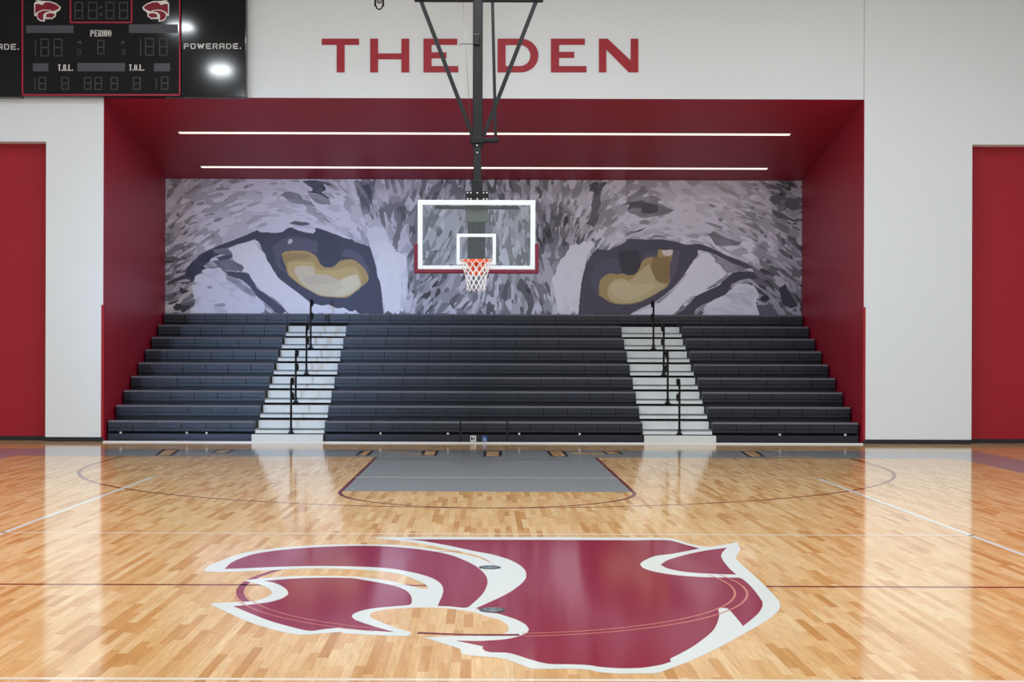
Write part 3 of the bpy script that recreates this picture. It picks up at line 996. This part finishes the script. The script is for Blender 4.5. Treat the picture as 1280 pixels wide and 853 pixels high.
mk.tube([(cx_ - 0.005 + 0.024 * math.cos(a), yy, cz_ - 0.018 + 0.024 * math.sin(a)) for a in np.linspace(math.radians(120), math.radians(360), 14)], 0.0045, 6)
mk.tube([(cx_ - 0.012, yy, cz_ + 0.022), (cx_ - 0.008, yy, cz_ - 0.006), (cx_ + 0.014, yy, cz_ - 0.006), (cx_ + 0.024, yy, cz_ - 0.034), (cx_ + 0.034, yy, cz_ - 0.03)], 0.005, 6)
mk.tube([(cx_ - 0.010, yy, cz_ + 0.008), (cx_ + 0.014, yy, cz_ + 0.008)], 0.004, 6)
mk.tube([(cx_ - 0.013, yy, cz_ + 0.030), (cx_ - 0.013, yy, cz_ + 0.042)], 0.008, 8)
mk.build('pictogram', M['print_white'], st)
sec.append(t)
# continuous top row
x0, x1 = SX[0] + 0.0, SX[5]
t = thing('top_bench', 'long unbroken black top bench row directly under the cat eye mural', 'bleachers', ((x0 + x1) / 2, rowY(9), rowZ(8) - 0.15), 'telescopic bleacher sections')
bench_row(t, 9, x0, x1, [(x0, x1, 31)], last=True)

# white aisle stairs
for nm, x0, x1, lab in (('left', SX[1], SX[2], 'white aisle stair on the left, brighter one beside the left bleacher block'), ('right', SX[3], SX[4], 'white aisle stair on the right, between the middle and right bleacher blocks')):
    t = thing('aisle_stair', lab, 'stairs', ((x0 + x1) / 2, BY, 0), 'white aisle stairs')
    e0, e1 = (x0 - 0.05, x1 - 0.02) if nm == 'left' else (x0 + 0.02, x1 + 0.06)
    MB().rbox(e0, e1, BY - 0.10, BY + 0.02, 0.0, 0.142, 0.006).build('toe_board', M['step'], t)
    MB().box(x0 + 0.01, x1 - 0.01, BY + 0.08, BY + 0.11, 0.0, 0.2).build('skirt', M['void'], t)
    for k in range(1, 9):
        y, z = rowY(k), rowZ(k)
        a, b = x0 + 0.006, x1 - 0.006
        MB().box(a, b, y, y + 0.32, z - 0.180, z - 0.152).box(a, b, y, y + 0.025, z - 0.242, z - 0.17).build('tread', M['step'], t)
        MB().box(a, b, y - 0.006, y + 0.02, z - 0.163, z - 0.149).build('nosing', M['nosing'], t)
        MB().rbox(a + 0.01, b - 0.01, y + 0.30, y + RD + 0.03, z - 0.152, z - 0.012, 0.006).build('half_step', M['step'], t)
        MB().box(a, b, y + 0.06, y + 0.09, max(z - 0.42, 0.01), z - 0.19).build('dark_riser', M['void'], t)  # black board put behind the gap to give the shade under each tread
    MB().box(x0 + 0.006, x1 - 0.006, rowY(9) + 0.06, rowY(9) + 0.09, rowZ(8) - 0.1, rowZ(9) - 0.19).build('dark_riser', M['void'], t)  # same black backing for the shaded gap below the top row

# handrails


def make_rail():
    t = thing('handrail', '', 'handrail', (0, 0, 0), 'aisle handrails')
    MB().rbox(-0.055, 0.055, -0.03, 0.0, -0.045, -0.018, 0.005).rbox(-0.03, 0.03, -0.045, 0.0, -0.02, 0.07, 0.006).build('socket', M['black_metal'], t)
    MB().tube([(0, -0.022, -0.03), (0, -0.022, 0.45), (0, -0.022, 0.92)], 0.0215, 12).build('post', M['black_metal'], t)

    def hook(z, top):
        pts = []
        if top:
            pts += [(0, -0.022, z - 0.10), (0, -0.018, z - 0.06), (0, 0.0, z - 0.025), (0, 0.03, z)]
        else:
            pts += [(0, -0.022, z - 0.01), (0, 0.02, z)]
        pts += [(0, 0.20, z + 0.005)]
        for a in np.linspace(90, -40, 6):
            pts.append((0, 0.24 + 0.05 * math.cos(math.radians(a)), z - 0.045 + 0.05 * math.sin(math.radians(a))))
        pts.append((0, 0.24, z - 0.115))
        return MB().tube(pts, 0.0215, 12)
    hook(1.01, True).build('top_rail', M['black_metal'], t)
    hook(0.72, False).build('mid_rail', M['black_metal'], t)
    return t


rail0 = make_rail()
first = True
ORD = {1: 'lowest, nearest the floor', 3: 'second from the floor', 5: 'third from the floor', 7: 'highest, nearest the mural'}
for side, xs in (('left', {1: 364, 3: 369.8, 5: 383.2, 7: 388.5}), ('right', {1: 849, 3: 834.4, 5: 829.4, 7: 816.6})):
    vs = {1: 538, 3: 500, 5: 466, 7: 435}
    for k in (1, 3, 5, 7):
        o = rail0 if first else copy_tree(rail0)
        first = False
        y = rowY(k)
        o.location = (at(xs[k], vs[k], y)[0], y, rowZ(k) - 0.20)
        tag(o, 'black cane-shaped handrail on the %s white stair, %s' % (side, ORD[k]), 'handrail', 'aisle handrails')

# ------------------------------------------------------------------ wall sign


def wp(u, v, Y):
    p = at(u, v, Y)
    return (p[0], p[2])


sg = thing('wall_sign', 'red capital letters THE DEN on the white wall above the alcove', 'sign', (0, WY, at(600, 90, WY)[2]))


def letter(polys, lab):
    mb = MB()
    for p in polys:
        mb.prism([wp(u, v, WY) for u, v in p], 'y', WY - 0.018, WY - 0.0005)
    mb.build('letter', M['letter_red'], sg, label=lab)


def R(a, b, c, d):
    return [(a, c), (b, c), (b, d), (a, d)]


t0, t1, m0, m1, b0, b1 = 48.6, 56.2, 65.6, 73.0, 82.8, 90.6
letter([R(402.3, 448.8, t0, t1), R(421.0, 430.8, t1 - .01, b1)], 'red letter T')
letter([R(462.8, 472.6, t0, b1), R(501.8, 511.6, t0, b1), R(472.5, 501.9, 67, 74.2)], 'red letter H')
letter([R(529.4, 539.5, t0, b1), R(539.4, 571.6, t0, t1), R(539.4, 558, m0, m1), R(539.4, 572.8, b0, b1)], 'red first letter E')
dp = [(622, t0), (648, t0)]
for a in np.linspace(-90, 90, 17):
    dp.append((651 + 22 * math.cos(math.radians(a)), 69.6 + 21 * math.sin(math.radians(a))))
dp += [(622, b1)]
dn = [(632, 82.8), (650, 82.8)]
for a in np.linspace(90, -90, 17):
    dn.append((650 + 13 * math.cos(math.radians(a)), 69.6 + 13.2 * math.sin(math.radians(a))))
dn += [(632, 56.4)]
# bowl of the D as quads between the outer and the inner outline
outer = [(632, t0), (648, t0)] + dp[2:-1] + [(632, b1)]
inner = [(632, 56.4), (648, 56.4)] + dn[2:-1][::-1] + [(632, 82.8)]
polysD = [R(622, 632, t0, b1)]
for i in range(len(outer) - 1):
    polysD.append([outer[i], outer[i + 1], inner[i + 1], inner[i]])
letter(polysD, 'red letter D')
letter([R(688.6, 698.8, t0, b1), R(698.7, 731, t0, t1), R(698.7, 717.8, m0 - .5, m1 - .5), R(698.7, 733, b0, b1)], 'red second letter E')
letter([R(748.6, 757.8, t0, b1), R(788.3, 797.8, t0, b1), [(757.7, t0), (759.5, t0), (788.4, 76), (788.4, b1), (786, b1), (757.7, 62)]], 'red letter N')

# ------------------------------------------------------------------ scoreboard
SY = 26.62
sb = thing('scoreboard', 'black scoreboard with red border and side panels above the left of the alcove', 'scoreboard', (at(126, 120, SY)[0], WY, at(126, 120, SY)[2]))


def sbx(u0, u1, v0, v1, y0, y1, name, m, parent=sb, r=0.0, label=None):
    a = at(u0, v1, SY)
    b = at(u1, v0, SY)
    mb = MB()
    if r:
        mb.rbox(a[0], b[0], y0, y1, a[2], b[2], r)
    else:
        mb.box(a[0], b[0], y0, y1, a[2], b[2])
    return mb.build(name, m, parent, label=label)


VT = -70
center = sbx(27.0, 225.6, VT, 120.4, SY, WY - 0.002, 'score_panel', M['board_black'], r=0.01)
left = sbx(-54, 26.6, VT, 121, SY + 0.01, WY - 0.002, 'side_panel', M['board_black'], r=0.01, label='left black advertising panel')
right = sbx(226.0, 307.6, VT, 121, SY + 0.01, WY - 0.002, 'side_panel', M['board_black'], r=0.01, label='right black advertising panel')


def decal(polys, name, m, parent, y=None, th=0.003, label=None):
    y = SY if y is None else y
    mb = MB()
    for p in polys:
        mb.prism([wp(u, v, SY) for u, v in p], 'y', y - th, y)
    return mb.build(name, m, parent, label=label)


# red border and clock frame
decal([R(27.2, 29.0, VT + 1, 120), R(224, 225.6, VT + 1, 120), R(27.2, 225.6, 117.8, 119.6), R(27.2, 225.6, VT + 1, VT + 3)], 'border', M['board_red'], center, th=0.006)
decal([R(87.3, 89, -30, 28.6), R(163.8, 165.5, -30, 28.6), R(87.3, 165.5, 27.2, 28.9), R(87.3, 165.5, -32, -30)], 'clock_frame', M['board_red'], center, th=0.005)
Q = lambda a: a / 4.0


def seg8(x0, x1, y0, y1, s=1.25):
    x0, x1, y0, y1 = Q(x0), Q(x1), Q(y0), Q(y1)
    ym = (y0 + y1) / 2
    g = 0.7
    return [R(x0 + g, x1 - g, y0, y0 + s), R(x0 + g, x1 - g, ym - s / 2, ym + s / 2), R(x0 + g, x1 - g, y1 - s, y1),
            R(x0, x0 + s, y0 + g, ym - g / 2), R(x0, x0 + s, ym + g / 2, y1 - g), R(x1 - s, x1, y0 + g, ym - g / 2), R(x1 - s, x1, ym + g / 2, y1 - g)]


def seg1(x, y0, y1, s=1.25):
    x, y0, y1 = Q(x), Q(y0), Q(y1)
    ym = (y0 + y1) / 2
    return [R(x - s / 2, x + s / 2, y0 + .7, ym - .4), R(x - s / 2, x + s / 2, ym + .4, y1 - .7)]


def digits(polys, name='digit'):
    decal(polys, name, M['seg'], center, th=0.004)


for a, b in ((373, 415), (440, 488), (528, 572), (595, 640)):
    digits(seg8(a, b, 10, 95))
digits([R(Q(499), Q(511), Q(30), Q(42)), R(Q(499), Q(511), Q(66), Q(78))], 'colon')
digits(seg1(178, 196, 284))
digits(seg8(203, 245, 193, 282))
digits(seg8(268, 312, 193, 282))
digits(seg1(703, 192, 280))
digits(seg8(725, 770, 190, 278))
digits(seg8(795, 838, 190, 278))
digits(seg8(487, 522, 200, 272))
digits([[(Q(385), Q(212)), (Q(405), Q(203)), (Q(405), Q(222))]], 'arrow')
digits([[(Q(625), Q(212)), (Q(608), Q(222)), (Q(608), Q(203))]], 'arrow')
digits(seg8(386, 404, 246, 275, 0.7))
digits(seg8(609, 626, 245, 274, 0.7))
digits(seg1(175, 387, 452))
digits(seg8(193, 230, 385, 450))
for a, b in ((307, 345), (420, 457), (473, 510), (553, 590), (665, 703)):
    digits(seg8(a, b, 385, 450))
digits(seg1(782, 387, 450))
digits(seg8(805, 842, 383, 449))
for x0, x1, y0, y1 in ((132, 367, 127, 165), (645, 890, 122, 165), (165, 242, 317, 357), (387, 625, 315, 357), (770, 850, 317, 357)):
    decal([R(Q(x0), Q(x1), Q(y0), Q(y1))], 'name_strip', M['grey_bar'], center, th=0.004)

GL = {'P': [[(0, 1), (0, 0), (1, 0), (1, .52), (0, .52)]], 'E': [[(1, 0), (0, 0), (0, 1), (1, 1)], [(0, .5), (.85, .5)]], 'R': [[(0, 1), (0, 0), (1, 0), (1, .5), (0, .5)], [(.45, .5), (1, 1)]],
      'I': [[(.5, 0), (.5, 1)]], 'O': [[(0, 0), (1, 0), (1, 1), (0, 1), (0, 0)]], 'D': [[(0, 0), (.75, 0), (1, .22), (1, .78), (.75, 1), (0, 1), (0, 0)]], 'T': [[(0, 0), (1, 0)], [(.5, 0), (.5, 1)]],
      'L': [[(0, 0), (0, 1), (1, 1)]], 'W': [[(0, 0), (.25, 1), (.5, .1), (.75, 1), (1, 0)]], 'A': [[(0, 1), (0, 0), (1, 0), (1, 1)], [(0, .6), (1, .6)]], '.': [[(.3, .93), (.3, 1.0)]]}


def stroke_text(txt, x0, x1, y0, y1, sx_, sy_, widths):
    """letters as straight strokes; sx_, sy_ are the stroke thicknesses across and along"""
    tot = sum(widths.get(c, 1.0) for c in txt)
    gap = 0.32
    unit = (x1 - x0) / (tot + gap * (len(txt) - 1))
    x = x0
    polys = []
    for c in txt:
        w_ = widths.get(c, 1.0) * unit
        for line in GL[c]:
            for (a, b), (c2, d) in zip(line, line[1:]):
                ax, ay = x + sx_ / 2 + a * (w_ - sx_), y0 + sy_ / 2 + b * (y1 - y0 - sy_)
                bx, by_ = x + sx_ / 2 + c2 * (w_ - sx_), y0 + sy_ / 2 + d * (y1 - y0 - sy_)
                if abs(ay - by_) < 1e-6:
                    polys.append(R(min(ax, bx) - sx_ / 2, max(ax, bx) + sx_ / 2, ay - sy_ / 2, ay + sy_ / 2))
                elif abs(ax - bx) < 1e-6:
                    polys.append(R(ax - sx_ / 2, ax + sx_ / 2, min(ay, by_) - sy_ / 2, max(ay, by_) + sy_ / 2))
                else:
                    if ay > by_:
                        ax, ay, bx, by_ = bx, by_, ax, ay
                    polys.append([(ax - sx_ * .6, ay - sy_ / 2), (ax + sx_ * .6, ay - sy_ / 2), (bx + sx_ * .6, by_ + sy_ / 2), (bx - sx_ * .6, by_ + sy_ / 2)])
        x += w_ + gap * unit
    return polys


decal(stroke_text('PERIOD', 113, 139.2, 37.6, 45.6, 1.25, 1.15, {'I': .32}), 'caption', M['print_white'], center, th=0.004)
decal(stroke_text('T.O.L.', 72.6, 91, 80.6, 88.6, 1.3, 1.2, {'.': .3}), 'caption', M['print_white'], center, th=0.004)
decal(stroke_text('T.O.L.', 161.4, 180, 80.6, 88.4, 1.3, 1.2, {'.': .3}), 'caption', M['print_white'], center, th=0.004)
decal(stroke_text('POWERADE.', 229.6, 301.4, 54.2, 61.0, 1.3, 1.15, {'W': 1.35, '.': .3}), 'brand_lettering', M['print_white'], right, SY + 0.01, 0.004)
decal(stroke_text('POWERADE.', -48, 23.8, 54.8, 62.0, 1.3, 1.15, {'W': 1.35, '.': .3}), 'brand_lettering', M['print_white'], left, SY + 0.01, 0.004)

LG = {'o': '343,162 340,40 350,22 375,12 350,2 390,4 420,10 500,12 560,33 607,70 600,97 560,125 555,165 512,195 495,184 480,193 450,185 445,216 400,210 375,190 362,155',
      'a': '352,140 352,42 385,38 420,52 455,22 500,24 560,46 593,72 586,88 550,106 520,114 500,100 430,96 380,116',
      'b': '372,150 385,126 430,106 490,108 505,116 455,124 432,150 434,204 402,198 378,178', 'c': '456,165 466,142 500,130 545,138 545,158 512,182 497,172 478,178'}
for mir in (False, True):
    def cv(t):
        r_ = [(float(p.split(',')[0]) / 7.975, float(p.split(',')[1]) / 7.975) for p in t.split()]
        return [(254.2 - u, v) for u, v in r_] if mir else r_
    lo = decal([cv(LG['o'])], 'team_emblem', M['print_white'], center, th=0.004, label='white outlined maroon cat head emblem')
    decal([cv(LG['a']), cv(LG['b']), cv(LG['c'])], 'emblem_fill', M['logo_maroon'], lo, SY - 0.004, 0.002)

# ------------------------------------------------------------------ basketball goal
GY = 21.80
gs = GY / F
gx = at(595.6, 294, GY)[0]
goal = thing('basketball_goal', 'ceiling hung basketball goal with glass backboard, maroon edge pad and orange rim', 'basketball goal', (gx, GY, 2.7))
zt, zb_ = at(595.6, 250.3, GY)[2], at(595.6, 337.2, GY)[2]
hw = 0.916
fw = 0.078
glass = bpy.data.materials.new('backboard glass')
glass.use_nodes = True
gn = glass.node_tree
gn.nodes.remove(gn.nodes['Principled BSDF'])
tr_ = gn.nodes.new('ShaderNodeBsdfTransparent')
tr_.inputs['Color'].default_value = (0.965, 0.99, 0.98, 1)
gl_ = gn.nodes.new('ShaderNodeBsdfGlossy')
gl_.inputs['Roughness'].default_value = 0.05
fr = gn.nodes.new('ShaderNodeFresnel')
fr.inputs['IOR'].default_value = 1.5
mxs = gn.nodes.new('ShaderNodeMixShader')
gn.links.new(fr.outputs[0], mxs.inputs[0])
gn.links.new(tr_.outputs[0], mxs.inputs[1])
gn.links.new(gl_.outputs[0], mxs.inputs[2])
gn.links.new(mxs.outputs[0], gn.nodes['Material Output'].inputs['Surface'])

L0, R0 = gx - hw, gx + hw
board = MB().box(L0 + 0.02, R0 - 0.02, GY, GY + 0.012, zb_ + 0.02, zt - 0.02).build('backboard', glass, goal)
fm = MB()
fm.rbox(L0, R0, GY - 0.012, GY + 0.03, zt - fw, zt, 0.005)
fm.rbox(L0, R0, GY - 0.012, GY + 0.03, zb_, zb_ + 0.06, 0.005)
fm.rbox(L0, L0 + fw, GY - 0.0115, GY + 0.0295, zb_, zt, 0.005)
fm.rbox(R0 - fw, R0, GY - 0.0115, GY + 0.0295, zb_, zt, 0.005)
fm.build('board_frame', M['white'], goal)
tg = MB()
tu0, tu1 = at(570.7, 300, GY)[0], at(620.0, 300, GY)[0]
tz1, tz0 = at(595, 292.3, GY)[2], at(595, 331, GY)[2]
w5 = 0.051
tg.box(tu0, tu1, GY - 0.002, GY - 0.0005, tz1 - w5, tz1).box(tu0, tu1, GY - 0.002, GY - 0.0005, tz0, tz0 + w5)
tg.box(tu0, tu0 + w5, GY - 0.002, GY - 0.0005, tz0 + w5, tz1 - w5).box(tu1 - w5, tu1, GY - 0.002, GY - 0.0005, tz0 + w5, tz1 - w5)
tg.build('shooter_square', M['white'], board)
pd = MB()
pr = 0.052
pd.rbox(L0 - 0.055, R0 + 0.055, GY - 0.03, GY + 0.05, zb_ - 0.062, zb_ + 0.006, 0.018, 3)
sx_h = 0.41
pd.rbox(L0 - 0.055, L0 + 0.006, GY - 0.0298, GY + 0.0498, zb_ - 0.058, zb_ + sx_h, 0.018, 3)
pd.rbox(R0 - 0.006, R0 + 0.055, GY - 0.0298, GY + 0.0498, zb_ - 0.058, zb_ + sx_h, 0.018, 3)
pd.build('edge_pad', M['pad'], goal)
# rim
rz = at(595.6, 326.0, GY - 0.38)[2]
ry = GY - 0.15 - 0.2286
rim = MB()
rim.tube([(gx + 0.2286 * math.cos(a), ry + 0.2286 * math.sin(a), rz) for a in np.linspace(0, 2 * math.pi, 48, endpoint=False)], 0.0095, 10, closed=True)
rim.rbox(gx - 0.075, gx + 0.075, GY - 0.16, GY - 0.012, rz - 0.012, rz + 0.02, 0.006)
rim.add([(gx - 0.20, ry + 0.10, rz + 0.0), (gx + 0.20, ry + 0.10, rz + 0.0), (gx + 0.09, GY - 0.10, rz + 0.0), (gx - 0.09, GY - 0.10, rz + 0.0),
         (gx - 0.20, ry + 0.10, rz - 0.012), (gx + 0.20, ry + 0.10, rz - 0.012), (gx + 0.09, GY - 0.10, rz - 0.045), (gx - 0.09, GY - 0.10, rz - 0.045)],
        [(0, 1, 2, 3), (7, 6, 5, 4), (0, 4, 5, 1), (1, 5, 6, 2), (2, 6, 7, 3), (3, 7, 4, 0)])
# tapered housing below the rim
rim.prism([(gx - 0.12, rz - 0.03), (gx - 0.09, rz - 0.20), (gx + 0.09, rz - 0.20), (gx + 0.12, rz - 0.03), (gx + 0.12, rz + 0.03), (gx - 0.12, rz + 0.03)], 'y', GY - 0.06, GY - 0.012)
rm = rim.build('rim', M['orange'], goal)
nt_ = MB()
NN = 12
lv = [(0.0, 0.226), (-0.05, 0.216), (-0.12, 0.195), (-0.19, 0.175), (-0.26, 0.158), (-0.33, 0.147), (-0.40, 0.140), (-0.46, 0.142)]
for s in (0, 1):
    for k in range(NN):
        for sg_ in (-1, 1):
            pts = []
            for i, (dz, r) in enumerate(lv):
                a = 2 * math.pi * (k + 0.5 * s * 0 + sg_ * 0.5 * i) / NN
                pts.append((gx + r * math.cos(a), ry + r * math.sin(a), rz - 0.008 + dz))
            if s == 0:
                nt_.tube(pts, 0.0062, 5)
for k in range(NN):
    a = 2 * math.pi * k / NN
    nt_.tube([(gx + 0.2286 * math.cos(a) + 0.018 * math.cos(b) * math.cos(a), ry + 0.2286 * math.sin(a) + 0.018 * math.cos(b) * math.sin(a), rz - 0.004 + 0.018 * math.sin(b)) for b in np.linspace(0, 2 * math.pi, 8, endpoint=False)], 0.005, 5, closed=True)
nt_.build('net', M['net'], rm, label='white cord net')
# mast behind the board
PY = 22.10
px0 = at(597, 150, PY)[0]
zbeam = at(597, 1.2, PY)[2]
z175 = at(597, 176, PY)[2]
mast = MB()
mast.rbox(px0 - 0.078, px0 + 0.078, PY - 0.075, PY + 0.075, z175 - 0.10, CZ, 0.012)
mast.build('mast', M['black_metal'], goal)
lm = MB()
lm.rbox(px0 - 0.062, px0 + 0.062, PY - 0.06, PY + 0.06, zb_ + 0.10, z175 + 0.05, 0.01)
lm.rbox(px0 - 0.085, px0 + 0.085, PY - 0.07, PY + 0.07, zt - 0.1, at(597, 225, PY)[2], 0.008)
lm.build('lower_mast', mat('dark blue grey steel', (17, 18, 22), 0.38, 0.3), goal)
# lift channel behind the glass
bk = MB()
hx0, hx1 = at(584.6, 300, PY)[0], at(606.5, 300, PY)[0]
for a, b in ((hx0, hx0 + 0.07), (hx0 + 0.10, hx0 + 0.16), (hx1 - 0.075, hx1)):
    bk.rbox(a, b, PY - 0.14, PY - 0.06, zb_ + 0.06, zt - 0.12, 0.006)
bk.box(hx0, hx1, PY - 0.09, PY - 0.061, zb_ + 0.06, zt - 0.12)
bk.build('lift_channel', M['black_metal'], goal)
hb = MB()
hb.rbox(at(582, 265, PY)[0], at(610, 265, PY)[0], PY - 0.17, PY - 0.05, at(597, 279, PY)[2], at(597, 256, PY)[2], 0.01)
hb.build('adjuster_housing', mat('olive grey housing', (98, 102, 94), 0.5, 0.4), goal)
tb = MB()
tb.rbox(gx - 0.66, gx + 0.66, GY + 0.05, GY + 0.10, zt - 0.135, zt - 0.085, 0.006)
for s in (-0.6, -0.45, 0.45, 0.6):
    tb.rbox(gx + s - 0.03, gx + s + 0.03, GY + 0.03, GY + 0.08, zt - 0.13, zt - 0.04, 0.004)
tb.rbox(gx - 0.10, gx + 0.10, GY + 0.03, PY - 0.06, zt - 0.13, zt - 0.04, 0.006)
tb.build('board_bracket', M['black_metal'], goal)
mp_ = MB()
mz0, mz1 = zt - 0.02, at(597, 238.6, GY)[2]
mp_.rbox(gx - 0.165, gx + 0.185, GY + 0.032, GY + 0.05, mz0, mz1, 0.004)
mp_.rbox(gx - 0.06, gx + 0.08, GY + 0.05, PY - 0.05, mz0 + 0.02, mz1 - 0.01, 0.004)
pl = mp_.build('mounting_plate', M['black_metal'], goal)
for bx_ in (-0.14, -0.09, 0.01, 0.11, 0.16):
    for bz in (mz0 + 0.04, mz1 - 0.03):
        MB().cyl((gx + bx_, GY + 0.022, bz), (gx + bx_, GY + 0.034, bz), 0.0125, 10).build('bolt', M['steel'], pl)
# braces and beam overhead
bm_ = MB()
xb0, xb1 = at(518, 1, PY)[0], at(679, 1, PY)[0]
bm_.rbox(xb0, xb1, PY - 0.06, PY + 0.06, zbeam - 0.01, zbeam + 0.11, 0.008)
for s in (xb0 + 0.05, xb1 - 0.05):
    bm_.box(s - 0.015, s + 0.015, PY - 0.015, PY + 0.015, zbeam + 0.1, CZ)
bm_.build('cross_beam', M['black_metal'], goal)


def brace(u0, v0, u1, v1, w_=0.062, dy0=0.0, dy1=0.0):
    p, q = at(u0, v0, PY), at(u1, v1, PY)
    return MB().bar((p[0], p[1] + dy0, p[2]), (q[0], q[1] + dy1, q[2]), w_, w_).build('brace', M['black_metal'], goal)


brace(526.5, 2, 591.5, 172)
brace(670, 2, 604.5, 170)
brace(615.6, 1, 619.6, 175, 0.05)
cp = MB()
ca = at(589, 176, PY)
cb = at(623.5, 177, PY)
cp.rbox(ca[0] - 0.02, cb[0], PY - 0.09, PY + 0.09, ca[2] - 0.025, ca[2] + 0.03, 0.006)
cp.rbox(px0 - 0.1, px0 + 0.1, PY - 0.1, PY + 0.1, ca[2] - 0.05, ca[2] + 0.045, 0.008)
cl = cp.build('brace_clamp', M['black_metal'], goal)
for u, v in ((596.2, 183), (596.6, 192)):
    p = at(u, v, PY)
    MB().cyl((p[0], PY - 0.10, p[2]), (p[0], PY - 0.06, p[2]), 0.012, 10).build('bolt', M['steel'], cl)
hk = MB()
p = at(574.6, 55, PY)
q = at(593, 55, PY)
hk.tube([(p[0], PY, p[2] - 0.035), (p[0], PY, p[2]), (q[0], PY, q[2])], 0.006, 8)
q2 = at(596, 51, PY)
hk.rbox(q2[0] - 0.05, q2[0] + 0.05, PY - 0.11, PY - 0.07, q2[2] - 0.09, q2[2] + 0.09, 0.01)
hk.build('safety_hook', M['black_metal'], goal)
cb_ = MB()
p, q = at(578.6, 2, PY), at(589, 172, PY)
cb_.tube([p, q], 0.0042, 6)
cb_.build('lift_cable', M['rope'], goal)

# small hanging clamp left of the goal, on its own rod
hp = at(474, 8, 24.0)
t = thing('hanging_hook', 'small black pulley hook hanging at the top edge, left of the goal', 'hook', (hp[0], hp[1], hp[2]))
MB().cyl((hp[0], hp[1], hp[2] + 0.05), (hp[0], hp[1], CZ), 0.012, 8).build('rod', M['black_metal'], t)
pk = MB()
pk.rbox(hp[0] - 0.085, hp[0] - 0.05, hp[1] - 0.03, hp[1] + 0.03, hp[2] - 0.0, hp[2] + 0.2, 0.008)
pk.rbox(hp[0] + 0.05, hp[0] + 0.085, hp[1] - 0.03, hp[1] + 0.03, hp[2] - 0.0, hp[2] + 0.2, 0.008)
pk.rbox(hp[0] - 0.085, hp[0] + 0.085, hp[1] - 0.03, hp[1] + 0.03, hp[2] + 0.15, hp[2] + 0.2, 0.008)
pk.build('yoke', M['black_metal'], t)
MB().tube([(hp[0] + 0.05 * math.cos(a), hp[1], hp[2] - 0.0 + 0.05 * math.sin(a)) for a in np.linspace(math.radians(170), math.radians(370), 12)], 0.013, 8).build('loop', M['black_metal'], t)
MB().cyl((hp[0], hp[1] - 0.02, hp[2] + 0.09), (hp[0], hp[1] + 0.02, hp[2] + 0.09), 0.045, 18).build('pulley_wheel', M['rope'], t)
